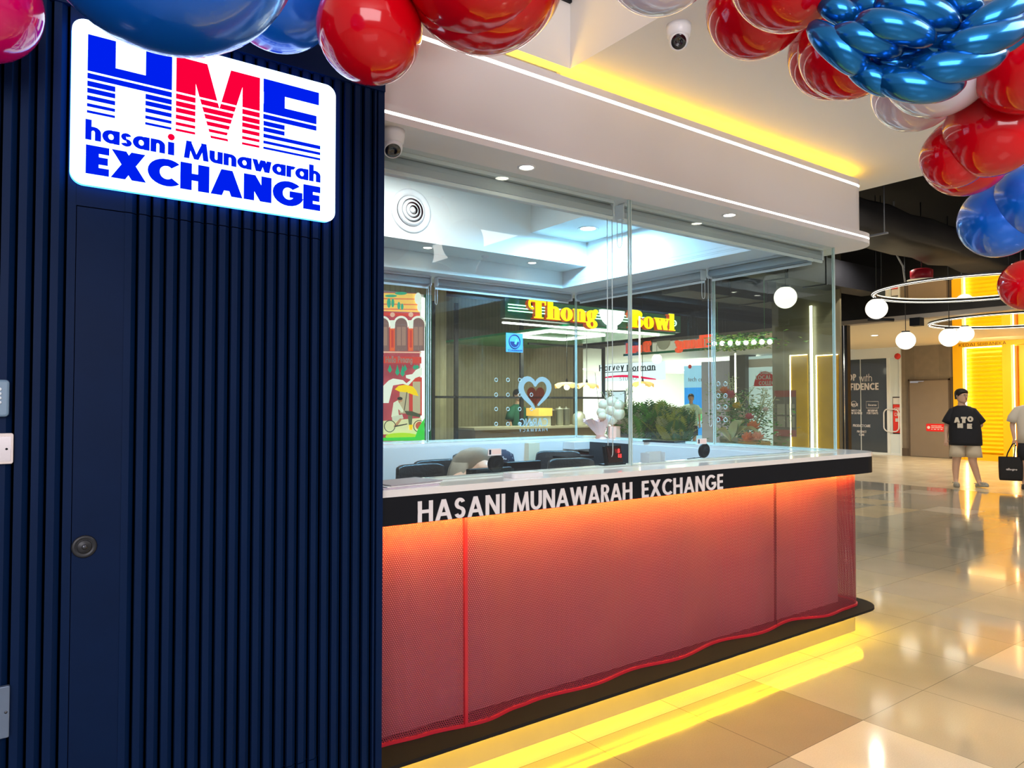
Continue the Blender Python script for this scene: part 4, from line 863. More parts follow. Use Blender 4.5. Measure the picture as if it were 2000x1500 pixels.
# ================================================================= MURAL LIGHTBOX
mu = thing('mural_lightbox', 'illuminated mural panel of a red shophouse with trishaw rider', 'mural', (4.2, 9.0, 0)); mo = (4.2, 9.0, 0)
m = MB(); m.box(3.0, 4.98, 9.0, 9.2, 0, 3.05); m.build('box', wplast, mu, mo)
a = at(829, 700, 'y', 9.0); m = MB(); m.box(a.x-.05, a.x+.0, 8.985, 9.0, .2, 3.0); m.build('edge_light', E('mural_edge', (.95, 1, .92), 3), mu, mo)
m = MB(); m.box(4.99, 5.10, 8.98, 9.2, 0, 3.05); m.build('green_jamb', M('green_jamb', (.02, .22, .13), .35), mu, mo)
MP = {}; mm_ = []; m = MB(); lay = [0]
def mc(n, col):
    if n not in MP: MP[n] = len(mm_); mm_.append(M('mural_'+n, col, .5, emit=col, es=.55))
    return MP[n]
def mp(pts, n, col):
    i = mc(n, col); lay[0] += 1; P = []
    for x, y in pts: v = at(750+x/4.683, 560+y/4.6875, 'y', 9.0); P.append((v.x, v.z))
    m.prism(P, (0, 8.998-.0015*lay[0], 0), XX, ZZ, .001, i)
def me_(cx, cy, rx, ry, n, col, k=18): mp(circ(cx, cy, rx, k, ry), n, col)
MR = (.50, .05, .06); MD = (.25, .03, .05); CW = (.85, .86, .80); GR = (.02, .35, .20)
mp([(-260, 40), (325, 60), (325, 1405), (-260, 1405)], 'maroon', (.36, .05, .08)); mp([(-260, 50), (325, 65), (325, 235), (-260, 215)], 'amber', (.95, .55, .10))
for y in (110, 160, 205, 250): mp([(-260, y-10), (325, y), (325, y+9), (-260, y+2)], 'brick', (.75, .14, .05))
mp([(-260, 225), (325, 245), (325, 275), (-260, 255)], 'red', (.62, .05, .04))
for cx, cy, rx, ry in ((60, 85, 55, 12), (150, 62, 55, 14), (40, 150, 18, 45), (75, 150, 14, 40), (130, 175, 14, 35), (160, 185, 12, 30)): me_(cx, cy, rx, ry, 'leaf', GR)
me_(305, 110, 32, 55, 'cloud', CW); me_(318, 190, 22, 40, 'cloud', CW)
for cx in (-20, 147, 300):
    me_(cx, 340, 70, 72, 'cloud', CW); me_(cx, 350, 57, 62, 'window', (.22, .12, .12)); mp([(cx-57, 350), (cx+57, 350), (cx+57, 590), (cx-57, 590)], 'window', (.22, .12, .12)); mp([(cx-40, 370), (cx-4, 370), (cx-4, 540), (cx-40, 540)], 'shutter', (.36, .20, .17)); mp([(cx+4, 370), (cx+40, 370), (cx+40, 540), (cx+4, 540)], 'shutter', (.36, .20, .17))
for cx in (62, 228): mp([(cx-22, 370), (cx+22, 370), (cx+22, 590), (cx-22, 590)], 'column', (.80, .12, .04)); mp([(cx-11, 400), (cx+11, 400), (cx+11, 560), (cx-11, 560)], 'red', MR); mp([(cx-24, 310), (cx+24, 310), (cx+20, 385), (cx-20, 385)], 'cloud', CW); me_(cx, 260, 22, 22, 'rose', (.80, .45, .36))
mp([(-260, 592), (325, 598), (325, 610), (-260, 606)], 'rose', (.80, .45, .36)); mp([(-260, 640), (325, 645), (325, 705), (-260, 700)], 'red', (.62, .05, .04))
for cx, y1 in ((35, 790), (103, 815), (150, 825), (260, 765), (282, 760), (170, 780)): mp([(cx, 715), (cx+20, y1-25), (cx, y1), (cx-20, y1-25)], 'leaf', GR)
mp([(215, 830), (325, 830), (325, 1180), (215, 1180)], 'red', MR); mp([(240, 870), (310, 870), (310, 1160), (240, 1160)], 'stone', (.50, .42, .28)); mp([(120, 960), (205, 960), (205, 1160), (120, 1160)], 'stone', (.50, .42, .28))
mp([(-60, 940), (20, 860), (60, 842), (150, 856), (182, 885), (222, 852), (178, 836), (176, 812), (235, 802), (270, 762), (325, 738), (325, 815), (262, 838), (200, 905), (150, 890), (60, 905), (20, 1065), (-60, 1065)], 'cloud', CW)
mp([(75, 940), (110, 908), (170, 898), (240, 915), (270, 950), (292, 1002), (250, 992), (182, 968), (120, 962)], 'yellow', (1, .65, .0)); mp([(183, 965), (189, 966), (164, 1135), (158, 1133)], 'ink', (.03, .03, .03))
mp([(-60, 1230), (320, 1200), (320, 1350), (-60, 1350)], 'sand', (.72, .70, .42))
mp([(62, 1062), (100, 1040), (122, 1080), (155, 1135), (142, 1152), (104, 1120), (112, 1180), (42, 1192)], 'shirt', (.74, .76, .60)); me_(122, 1035, 22, 22, 'skin', (.50, .26, .15)); me_(120, 1024, 24, 15, 'ink', (.03, .03, .03))
mp([(45, 1188), (140, 1168), (152, 1205), (80, 1232), (50, 1220)], 'shorts', (.60, .62, .50)); mp([(118, 1205), (140, 1208), (95, 1272), (66, 1284), (62, 1274)], 'skin', (.50, .26, .15))
mp([(160, 1135), (230, 1140), (310, 1170), (300, 1195), (180, 1172)], 'ink2', (.07, .08, .05)); mp([(190, 1180), (232, 1180), (225, 1275), (200, 1270)], 'cloth', (.12, .15, .08)); mp([(200, 1262), (235, 1262), (228, 1312), (204, 1308)], 'yellow', (1, .65, .0))
for cx in (22, 282):
    for k2 in range(14):
        a0, a1 = R(k2*360/14), R((k2+1)*360/14); mp([(cx+54*math.cos(a0), 1275+56*math.sin(a0)), (cx+54*math.cos(a1), 1275+56*math.sin(a1)), (cx+47*math.cos(a1), 1275+49*math.sin(a1)), (cx+47*math.cos(a0), 1275+49*math.sin(a0))], 'ink', (.03, .03, .03))
me_(282, 1270, 36, 36, 'rust', (.55, .10, .06)); mp([(60, 1270), (170, 1250), (172, 1258), (62, 1282)], 'ink', (.03, .03, .03))
me_(120, 1368, 150, 34, 'grass', (.45, .75, .03)); mp([(-260, 1385), (325, 1370), (325, 1405), (-260, 1405)], 'green', (.04, .62, .06)); mp([(270, 1290), (325, 1200), (325, 1405), (230, 1405)], 'green', (.04, .62, .06))
m.build('picture', mm_, mu, mo)
m = MB(); a = at(754, 708, 'y', 8.85); b = at(774, 708, 'y', 8.85); text(m, 'Hello', (0, 8.86, 0), XX, ZZ, a.x, b.x, a.z, .085, w=.18, h=.14); a = at(778, 708, 'y', 8.85); b = at(806, 709, 'y', 8.85); text(m, 'Penang', (0, 8.86, 0), XX, ZZ, a.x, b.x, a.z, .085, w=.18, h=.14)
m.build('lettering', lettw, mu, mo)
# ================================================================= INSIDE THE BOOTH
bf = MB(); bf.box(1.16, 4.35, 2.76, 5.0, .002, .012); 
ds = MB(); ds.box(1.16, 4.36, 2.745, 3.45, .72, .75); ds.box(1.2, 1.24, 2.8, 3.4, .012, .72, 0); ds.box(4.30, 4.34, 2.8, 3.4, .012, .72, 0); ds.box(2.7, 2.74, 2.8, 3.4, .012, .72)
tag(ds.build('staff_desk', M('desk_grey', (.45, .46, .48), .4), None, (2.7, 3.1, 0)), 'long grey staff desk behind the front counter', 'desk')
struct(bf.build('floor', M('booth_floor', (.25, .24, .22), .4)))
def chair(loc, rz, label, first=[None]):
    if first[0] is None:
        t = thing('office_chair', label, 'chair', loc, rz, 'black office chairs in the booth'); first[0] = t
        m = MB(); n = 12; vs = []
        for k_ in range(2):
            for j in range(9):
                for i in range(n+1):
                    u = i/n*2-1; v = j/8; w = .24*(1-.22*max(0, v-.6)/.4*abs(u)**3)*(.92+.08*v)
                    vs.append((u*w, -.20-.045*(1-u*u)-.05*v+(.05 if k_ else 0)+.012*math.sin(v*9)*(1-k_), .52+.56*v-.05*max(0, abs(u)-.55)**1.2*(1 if v > .8 else 0)))
        N_ = 9*(n+1); F_ = []
        for j in range(8):
            for i in range(n): a = j*(n+1)+i; F_ += [(a, a+1, a+n+2, a+n+1), (N_+a+n+1, N_+a+n+2, N_+a+1, N_+a)]
        for j in range(8):
            a = j*(n+1); F_ += [(a, a+n+1, N_+a+n+1, N_+a), (a+n, N_+a+n, N_+a+n+n+1, a+n+n+1)]
        for i in range(n): F_ += [(i, N_+i, N_+i+1, i+1), (8*(n+1)+i, 8*(n+1)+i+1, N_+8*(n+1)+i+1, N_+8*(n+1)+i)]
        m.add(vs, F_, 0, True); m.build('backrest', leather, t, bevel=.012)
        m = MB(); m.extr(rrect(-.24, .24, -.22, .24, .08), .44, .53); m.build('seat', leather, t, bevel=.02)
        m = MB(); m.frustum((0, 0, .10), (0, 0, .44), .03, .025); m.build('gas_column', chrome, t)
        for k_ in range(5):
            a = R(72*k_); m = MB(); m.tube([(0, 0, .11), (.16*math.cos(a), .16*math.sin(a), .09), (.28*math.cos(a), .28*math.sin(a), .065)], [.026, .022, .018], 8); l = m.build('base_leg', blackm, t)
            m = MB(); m.ball((.28*math.cos(a), .28*math.sin(a), .042), .028, 10, 8); m.build('castor', black, l)
        for s_ in (-1, 1): m = MB(); m.tube([(s_*.25, .12, .50), (s_*.27, .13, .66), (s_*.27, .05, .70), (s_*.26, -.18, .69)], .014, 8); m.build('armrest', blackm, t)
        return t
    c = copy_tree(first[0]); c.location = loc; c.rotation_euler = (0, 0, rz); c['label'] = label; return c
def zf(x, y): return .012
chair((2.36, 4.02, .012), R(188), 'black office chair nearest the slatted wall, only its curved top above the counter')
chair((3.80, 4.52, .012), R(150), 'black office chair at the rear beside the cream post')
chair((3.42, 3.80, .012), R(170), 'black office chair behind the red digit display')
chair((2.60, 4.26, .012), R(180), 'black office chair under the person with the beige headscarf')
chair((3.21, 4.72, .012), R(184), 'black office chair under the person with the patterned headscarf')
# monitors seen from behind
def monitor(x0, x1, y, z1, label, tilt=0):
    c = ((x0+x1)/2, y, .75); t = thing('monitor', label, 'monitor', c)
    m = MB(); m.box(x0, x1, y-.02, y+.02, z1-.30, z1); m.build('screen_case', black, t, c, bevel=.006)
    m = MB(); m.box(c[0]-.03, c[0]+.03, y-.035, y-.02, .76, z1-.12); m.build('stand', blackm, t, c)
    m = MB(); m.box(c[0]-.12, c[0]+.12, y-.10, y+.08, .75, .765); m.build('foot', blackm, t, c, bevel=.004)
monitor(1.985, 2.255, 3.12, 1.160, 'dark monitor back in front of the person with the beige headscarf')
monitor(2.262, 2.50, 3.18, 1.178, 'dark monitor back to the right of the black webcam')
m = MB(); a = at(1118, 886, 'y', 4.55); m.box(3.90, 4.18, 4.60, 4.92, .012, 1.03, 0); m.box(3.88, 4.20, 4.58, 4.94, 1.03, 1.05, 0)
pr = m.build('black_cabinet', black, None, (4.2, 4.64, .012), bevel=.004); tag(pr, 'black office cabinet in the rear corner of the booth', 'cabinet')
m = MB(); m.box(3.93, 4.15, 4.585, 4.598, .80, 1.0); m.build('tray_door', M('grey_gloss', (.05, .06, .07), .2), pr, (4.2, 4.64, .012))
m = MB(); m.box(4.20, 4.384, 4.84, 4.99, 1.085, 1.150); tag(m.build('drawer_box', inner, None, (4.3, 4.8, 1.085)), 'small pale box fixed under the rear corner of the countertop', 'box')
# people inside
def skin(name, J, Ed, mat, parent, root, sub=2):
    me = bpy.data.meshes.new(name); ks = list(J); me.from_pydata([J[k][0] for k in ks], [(ks.index(a), ks.index(b)) for a, b in Ed], [])
    o = bpy.data.objects.new(name, me); COL.objects.link(o); o.parent = parent
    md = o.modifiers.new('skin', 'SKIN'); md.use_smooth_shade = True
    for i, k in enumerate(ks):
        r_ = J[k][1]; me.skin_vertices[0].data[i].radius = r_ if isinstance(r_, tuple) else (r_, r_); me.skin_vertices[0].data[i].use_root = (k == root)
    s_ = o.modifiers.new('sub', 'SUBSURF'); s_.levels = sub; s_.render_levels = sub; me.materials.append(mat); return o
skinm = M('skin', (.68, .43, .31), .5, sss=.05, var=.05); hairm = M('black_hair', (.012, .010, .012), .5, var=.3, vscale=60)
def loft(mb, rings, n=24, mat=0, cap=True, fold=0):
    """rings: (center, rx, ry, yaw)"""
    vs = []
    for j, (c, rx, ry, yw) in enumerate(rings):
        for i in range(n):
            t = 2*math.pi*i/n; k_ = 1+fold*math.sin(t*5+j*1.1)*.5+fold*math.sin(t*9-j)*.3
            x = rx*math.cos(t)*k_; y = ry*math.sin(t)*k_; vs.append(Vector(c)+Vector((x*math.cos(yw)-y*math.sin(yw), x*math.sin(yw)+y*math.cos(yw), 0)))
    fs = [(j*n+i, j*n+(i+1) % n, (j+1)*n+(i+1) % n, (j+1)*n+i) for j in range(len(rings)-1) for i in range(n)]
    if cap: fs += [tuple(range(n-1, -1, -1)), tuple((len(rings)-1)*n+i for i in range(n))]
    mb.add(vs, fs, mat, True)
def hand(J, Ed, pre, w, d, side, r=.0085, curl=.5):
    """palm then five finger chains; d: direction down the hand, side: +-1 thumb side (x)"""
    w = Vector(w); d = Vector(d).normalized(); x = Vector((1, 0, 0)); x = (x-d*x.dot(d)).normalized(); f = d.cross(x)
    J[pre+'palm'] = (w+d*.055, (.034, .018)); Ed.append((pre+'wrist', pre+'palm'))
    J[pre+'knuck'] = (w+d*.085, (.036, .016)); Ed.append((pre+'palm', pre+'knuck'))
    for i, (o_, L_) in enumerate(((-.027, .060), (-.009, .072), (.009, .070), (.027, .055))):
        b = w+d*.092+x*o_; J[pre+'f%da' % i] = (b, (r, r)); J[pre+'f%db' % i] = (b+d*L_*.5-f*L_*.12*curl, (r*.95, r*.95)); J[pre+'f%dc' % i] = (b+d*L_*.85-f*L_*.55*curl, (r*.8, r*.8))
        Ed += [(pre+'knuck', pre+'f%da' % i), (pre+'f%da' % i, pre+'f%db' % i), (pre+'f%db' % i, pre+'f%dc' % i)]
    b = w+d*.03+x*side*.032; J[pre+'ta'] = (b, (.012, .012)); J[pre+'tb'] = (b+d*.035+x*side*.018-f*.01, (.010, .010)); J[pre+'tc'] = (b+d*.062+x*side*.016-f*.022, (.008, .008))
    Ed += [(pre+'palm', pre+'ta'), (pre+'ta', pre+'tb'), (pre+'tb', pre+'tc')]
# seated staff member leaning forward, beige headscarf
c0 = (2.66, 4.22, .012); ps = thing('person', 'seated person leaning forward with beige headscarf draped over head and shoulders', 'person', c0, R(0))
J = {'pel': ((0, 0, .55), (.15, .12)), 'bel': ((0, -.06, .72), (.14, .11)), 'chest': ((0, -.16, .92), (.16, .11)), 'neck': ((0, -.24, 1.03), (.06, .06)), 'head': ((0, -.30, 1.08), (.085, .095)),
     'shl': ((-.17, -.16, .98), (.055, .05)), 'ell': ((-.22, -.30, .78), (.045, .04)), 'lwrist': ((-.12, -.50, .80), (.028, .024)),
     'shr': ((.17, -.16, .98), (.055, .05)), 'elr': ((.22, -.30, .78), (.045, .04)), 'rwrist': ((.12, -.50, .80), (.028, .024)),
     'hl': ((-.10, -.08, .52), (.09, .08)), 'kl': ((-.12, -.48, .50), (.065, .06)), 'al': ((-.12, -.46, .10), (.045, .045)), 'tl': ((-.12, -.60, .04), (.04, .03)),
     'hr': ((.10, -.08, .52), (.09, .08)), 'kr': ((.12, -.48, .50), (.065, .06)), 'ar': ((.12, -.46, .10), (.045, .045)), 'tr': ((.12, -.60, .04), (.04, .03))}
Ed = [('pel', 'bel'), ('bel', 'chest'), ('chest', 'neck'), ('neck', 'head'), ('chest', 'shl'), ('shl', 'ell'), ('ell', 'lwrist'), ('chest', 'shr'), ('shr', 'elr'), ('elr', 'rwrist'), ('pel', 'hl'), ('hl', 'kl'), ('kl', 'al'), ('al', 'tl'), ('pel', 'hr'), ('hr', 'kr'), ('kr', 'ar'), ('ar', 'tr')]
hand(J, Ed, 'l', (-.12, -.50, .80), (.1, -1, -.2), 1); hand(J, Ed, 'r', (.12, -.50, .80), (-.1, -1, -.2), -1)
skin('body', J, Ed, skinm, ps, 'pel', 1)
m = MB(); loft(m, [((.02, .06, .80), .17, .10, 0), ((.02, .0, .92), .165, .115, 0), ((.01, -.06, 1.04), .155, .125, 0), ((0, -.10, 1.12), .135, .115, 0), ((0, -.13, 1.165), .10, .085, 0), ((0, -.14, 1.185), .04, .04, 0)], 28, fold=.07)
loft(m, [((-.13, -.12, .84), .05, .09, 0), ((-.125, -.11, .98), .05, .09, 0), ((-.10, -.11, 1.09), .05, .07, 0)], 20, fold=.08)
m.build('headscarf', M('beige_scarf', (.34, .31, .25), .85, var=.1, vscale=12, bump=.3), ps)
m = MB(); loft(m, [((0, .02, .50), .17, .14, 0), ((0, -.03, .70), .165, .12, 0), ((0, -.08, .88), .17, .11, 0), ((0, -.12, .97), .13, .09, 0)], 24); [m.tube([(s_*.12, -.12, .96), (s_*.18, -.16, .94), (s_*.225, -.29, .79), (s_*.135, -.47, .80)], [.06, .07, .06, .045], 14) for s_ in (-1, 1)]; m.build('blouse', M('taupe_blouse', (.25, .22, .2), .8), ps)
c0 = (3.21, 4.72, .012); ps = thing('person', 'seated person with dark white patterned headscarf between the webcam and the rear chair', 'person', c0, R(4))
J2 = {k: ((v[0][0], v[0][1]*.75, v[0][2]), v[1]) for k, v in J.items()}; J2['head'] = ((0, -.18, 1.04), (.08, .09)); J2['neck'] = ((0, -.14, .97), (.055, .055))
skin('body', J2, Ed, skinm, ps, 'pel', 1)
m = MB(); loft(m, [((0, -.05, .82), .18, .13, 0), ((0, -.08, .94), .13, .13, 0), ((0, -.14, 1.02), .105, .125, 0), ((0, -.15, 1.09), .085, .10, 0), ((0, -.15, 1.125), .03, .04, 0)], 24, fold=.02)
sm = M('patterned_scarf', (.02, .03, .06), .8); nt = sm.node_tree; b_ = nt.nodes['Principled BSDF']; vo = nt.nodes.new('ShaderNodeTexVoronoi'); vo.inputs['Scale'].default_value = 45; tc = nt.nodes.new('ShaderNodeTexCoord'); nt.links.new(tc.outputs['Object'], vo.inputs['Vector'])
rp = nt.nodes.new('ShaderNodeValToRGB'); rp.color_ramp.elements[0].position = .22; rp.color_ramp.elements[0].color = (.6, .62, .66, 1); rp.color_ramp.elements[1].position = .30; rp.color_ramp.elements[1].color = (.015, .02, .05, 1); nt.links.new(vo.outputs['Distance'], rp.inputs[0]); nt.links.new(rp.outputs[0], b_.inputs['Base Color'])
m.build('headscarf', sm, ps)
m = MB(); loft(m, [((0, .02, .50), .19, .17, 0), ((0, -.03, .70), .18, .15, 0), ((0, -.06, .88), .20, .13, 0), ((0, -.08, .95), .16, .11, 0)], 24); m.build('blouse', M('navy_blouse', (.02, .03, .07), .8), ps)

# counter top items
def webcam(px, py, label, y=2.70):
    b = at(px, py+17, 'z', 1.178); c = Vector((b.x, b.y, 1.178)); t = thing('webcam', label, 'camera', tuple(c))
    h = at(px, py, 'y', b.y+.0); 
    m = MB(); A = Matrix.Rotation(R(98), 3, 'X'); m.lathe([(0, -.012), (.036, -.012), (.042, -.006), (.042, .006), (.038, .012), (.020, .013), (.018, .010), (0, .010)], (c.x, c.y, h.z), 32, 0, A); m.build('round_head', black, t, tuple(c))
    m = MB(); m.tube([(c.x, c.y+.01, h.z-.035), (c.x+.004, c.y+.015, 1.195), (c.x, c.y+.02, 1.181)], .004, 8); m.build('stalk', chrome, t, tuple(c))
    m = MB(); m.tube([(c.x, c.y+.02, 1.188), (c.x-.03, c.y+.05, 1.182), (c.x-.08, c.y+.0, 1.19), (c.x-.11, c.y+.03, 1.182)], .0022, 6); m.build('cable', black, t, tuple(c))
webcam(968, 905, 'round black webcam on the counter in front of the beige headscarf'); webcam(1375, 880, 'round black webcam on the counter near the right end')
for px0, px1, py0, py1, lb in ((953, 979, 877, 889, 'small white sticker on the glass above the left webcam'), (1362, 1380, 857, 867, 'small white sticker on the glass above the right webcam')):
    a = at(px0, py0, 'y', 2.612); b = at(px1, py1, 'y', 2.612); m = MB(); m.box(a.x, b.x, 2.611, 2.6135, b.z, a.z, 0); w_ = b.x-a.x; m.box(a.x+w_*.3, b.x-w_*.06, 2.610, 2.611, b.z+.006, a.z-.006, 1); m.box(a.x+w_*.08, a.x+w_*.22, 2.610, 2.611, b.z+.005, a.z-.004, 2)
    tag(m.build('glass_sticker', [pwhite, M('salmon_print', (.85, .70, .66), .5), M('ink_navy', (.01, .02, .05))], None, ((a.x+b.x)/2, 2.612, b.z)), lb, 'sticker')
dp = thing('digit_display', 'small black display with red digits standing on the counter', 'display', (2.62, 2.715, 1.178), R(8))
m = MB(); m.obox((0, 0, .052), .135, .022, .098, 0, rx=R(-10)); m.build('case', black, dp, bevel=.004)
m = MB(); m.box(-.075, .075, -.03, .035, 0, .008); m.build('foot', black, dp, bevel=.002)
m = MB(); m.obox((0, -.0135, .054), .118, .001, .080, 0, rx=R(-10)); m.build('window', M('dark_window', (.03, .004, .006), .1), dp)
m = MB(); text(m, '8', (0, -.0188, 0), XX, ZZ, .018, .034, .062, .022, w=.12, h=.10, th=.0005); text(m, 'A8', (0, -.0165, 0), XX, ZZ, .022, .052, .034, .022, w=.14, h=.12, th=.0005, gap=.2); m.build('digits', E('red_digits', (1, .02, .02), 5), dp)
m = MB(); c = (2.93, 2.72, 1.178); m.box(2.87, 2.99, 2.72, 2.722, 1.18, 1.235); m.box(2.87, 2.99, 2.68, 2.76, 1.178, 1.181); m.box(2.87, 2.99, 2.752, 2.754, 1.18, 1.215); m.box(2.868, 2.871, 2.69, 2.755, 1.18, 1.23); m.box(2.989, 2.992, 2.69, 2.755, 1.18, 1.23)
tag(m.build('acrylic_holder', M('frosted_acrylic', (.70, .74, .80), .25), None, c), 'clear frosted card holder right of the glass joint on the counter', 'card holder')
m = MB(); c = at(1022, 931, 'z', 1.178); m.extr(rrect(c.x-.085, c.x+.085, c.y-.045, c.y+.045, .02), 1.178, 1.196); m.extr(rrect(c.x-.07, c.x+.07, c.y-.032, c.y+.032, .015), 1.196, 1.199, 1); tag(m.build('money_tray', [wplast, M('tray_ivory', (.72, .68, .60), .4)], None, (c.x, c.y, 1.178), bevel=.003), 'low white money tray on the counter below the left webcam', 'tray')
m = MB(); c = at(800, 944, 'z', 1.178)
for i in range(3): m.obox((1.30+.012*i, 2.53+.008*i, 1.1805+.005*i), .25, .17, .004, R(4+3*i), i)
tag(m.build('brochure_stack', [M('paper_lilac', (.60, .52, .62), .4), pwhite, M('paper_grey', (.35, .33, .36), .35)], None, (1.3, 2.53, 1.178)), 'thin stack of brochures on the counter beside the slatted wall', 'brochures')
m = MB(); c = at(1270, 862, 'z', 1.178); m.obox((4.50, 4.05, 1.186), .20, .30, .014, R(10)); tag(m.build('tablet', M('black_gloss', (.02, .02, .025), .15), None, (4.5, 4.05, 1.178)), 'flat dark tablet on the side counter behind the glass joint', 'tablet')

# pharmacy reflection painted on the rear glass (mirrored words, heart), sticker, speaking holes
YD = 5.262; dk = E('reflection_blue', (.42, .74, 1.0), .62); 
m = MB()
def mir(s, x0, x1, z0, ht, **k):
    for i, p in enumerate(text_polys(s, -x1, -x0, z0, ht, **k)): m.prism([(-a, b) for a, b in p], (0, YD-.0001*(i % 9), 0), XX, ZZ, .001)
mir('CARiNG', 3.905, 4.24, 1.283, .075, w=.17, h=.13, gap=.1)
m.build('reflected_word', M('reflection_blue', (.42, .74, 1.0)) if False else dk, w6, (2.0475, 5.27, 1.179))
m = MB(); mir('PHARMACY', 3.905, 4.235, 1.235, .028, w=.14, h=.12, gap=.55); m.build('reflected_word', dk, w6, (2.0475, 5.27, 1.179))
m = MB(); hx, hz = 4.09, 1.60
H = [(hx+.165*(math.sin(t)**3), hz+.0103*(13*math.cos(t)-5*math.cos(2*t)-2*math.cos(3*t)-math.cos(4*t))) for t in [2*math.pi*i/40 for i in range(41)]]
m.tube([(a, YD, b) for a, b in H[:17]], [.006+.02*math.sin(math.pi*i/17) for i in range(17)], 6); m.tube([(a, YD, b) for a, b in H[22:40]], [.006+.022*math.sin(math.pi*i/18) for i in range(18)], 6); m.build('reflected_heart', dk, w6, (2.0475, 5.27, 1.179))
m = MB(); m.prism([(hx-.01+.62*(a-hx)+.02, hz-.03+.62*(b-hz)) for a, b in H[:-1]], (0, YD+.003, 0), XX, ZZ, .001); m.build('reflected_heart_fill', glass_mat('reflected_red', (.85, .38, .34)), w6, (2.0475, 5.27, 1.179))
m = MB(); m.box(3.755, 3.945, YD-.002, YD, 1.962, 2.135, 0); c = (3.85, 2.058); m.tube([(c[0]+.062*math.cos(R(t)), YD-.004, c[1]+.062*math.sin(R(t))) for t in range(0, 360, 20)], .005, 6, mat=1, closed=True)
m.prism([(c[0]+.05*math.cos(R(t)), c[1]+.05*math.sin(R(t))) for t in range(180, 361, 15)], (0, YD-.004, 0), XX, ZZ, .001, 1); m.prism([(3.845, 2.04), (3.865, 2.03), (3.885, 2.075), (3.865, 2.085)], (0, YD-.006, 0), XX, ZZ, .001, 2)
for i, p in enumerate(text_polys('PHARMACY', -3.935, -3.775, 1.970, .016, w=.2)): m.prism([(-a, b) for a, b in p], (0, YD-.004-.0001*(i % 9), 0), XX, ZZ, .001, 1)
m.build('pharmacy_sticker', [M('sticker_blue', (.12, .42, .85), .4), M('sticker_ink', (.02, .05, .2), .4), M('sticker_mint', (.2, .75, .5), .4)], w6, (2.0475, 5.27, 1.179))
def holes(par, org, pts, axm):
    for p in pts:
        m = MB(); m.tube([Vector(p)+axm @ Vector((.016*math.cos(R(t)), .016*math.sin(R(t)), 0)) for t in range(0, 360, 30)], .0035, 6, closed=True); m.build('speaking_hole', M('hole_rim', (.55, .62, .60), .2), par, org)
holes(w6, (2.0475, 5.27, 1.179), [tuple(at(x, y, 'y', 5.26)) for x in (969, 992, 1015, 1038) for y in (742, 771, 799, 828)], Matrix.Rotation(R(90), 3, 'X'))
w4 = [o for o in bpy.data.objects if o.name == 'window_3'][0]
holes(w4, tuple(w4.location), [tuple(at(x, y, 'x', 4.595)) for x in (1403, 1417) for y in (750, 773, 795, 820)], Matrix.Rotation(R(90), 3, 'Y'))

# ================================================================= BOUQUET, PLANTS, FLOWERS
def foliage(mb, c, n, spread, size, up=.6, mats=(0,), seed=1, sx=.3):
    rnd = random.Random(seed); c = Vector(c)
    for i in range(n):
        p = c+Vector((rnd.gauss(0, spread[0]), rnd.gauss(0, spread[1]), rnd.uniform(-1, 1)*spread[2])); a = rnd.uniform(0, 6.28); e = rnd.uniform(-.3, 1.2)*up
        d = Vector((math.cos(a)*math.cos(e), math.sin(a)*math.cos(e), math.sin(e))); s_ = d.cross(ZZ)
        if s_.length < .1: s_ = XX.copy()
        s_.normalize(); L_ = size*rnd.uniform(.6, 1.3); w = L_*sx; q1 = p+d*L_*.5+ZZ*L_*.08; q2 = p+d*L_-ZZ*L_*.12
        mb.add([p, q1+s_*w*.5, q2, q1-s_*w*.5], [(0, 1, 2, 3)], rnd.choice(mats))
def frond(mb, base, d, L_, n=14, mat=0, droop=.4):
    d = Vector(d).normalized(); s_ = d.cross(ZZ); s_ = s_.normalized() if s_.length > .1 else XX.copy()
    for i in range(1, n+1):
        t = i/n; p = Vector(base)+d*L_*t-ZZ*droop*L_*t*t; w = L_*.17*math.sin(math.pi*min(1, t*.8+.15)); 
        for sg_ in (-1, 1): mb.add([p, p+s_*sg_*w*.6+d*w*.15, p+s_*sg_*w+d*w*.55, p+s_*sg_*w*.3+d*w*.45], [(0, 1, 2, 3)], mat)
leafA = M('leaf_green', (.12, .42, .06), .45, var=.4, vscale=30); leafB = M('leaf_olive', (.42, .50, .10), .5, var=.4, vscale=30); leafC = M('leaf_dark', (.05, .20, .07), .4, var=.4, vscale=30); leafD = M('leaf_pale', (.50, .58, .36), .5, var=.3, vscale=30)
c = (4.53, 4.80, 1.178)
bq = thing('gift_bouquet', 'pink paper wrapped bouquet with beige balloon cluster on the rear counter corner', 'bouquet', c); vx = Vector((.809, -.588, 0))
m = MB(); n = 26; vs = []
for j, (r_, h) in enumerate(((.05, 0), (.035, .03), (.055, .07), (.085, .12), (.11, .165))):
    for i in range(n): a = 2*math.pi*i/n; k_ = 1+.10*(i % 2)*(j > 1); vs.append(Vector(c)+vx*(-.05*h/.165-.03)+Vector((r_*k_*math.cos(a), r_*k_*math.sin(a), h+(.015*math.sin(a*4) if j == 4 else 0))))
m.add(vs, [(j*n+i, j*n+(i+1) % n, (j+1)*n+(i+1) % n, (j+1)*n+i) for j in range(4) for i in range(n)]); m.build('paper_wrap', M('pink_paper', (.88, .52, .46), .6, var=.05), bq, c)
m = MB(); m.obox(Vector(c)+vx*.09+ZZ*.055, .10, .05, .11, R(-30)); m.build('paper_bag', M('salmon_paper', (.90, .45, .34), .55), bq, c, bevel=.004)
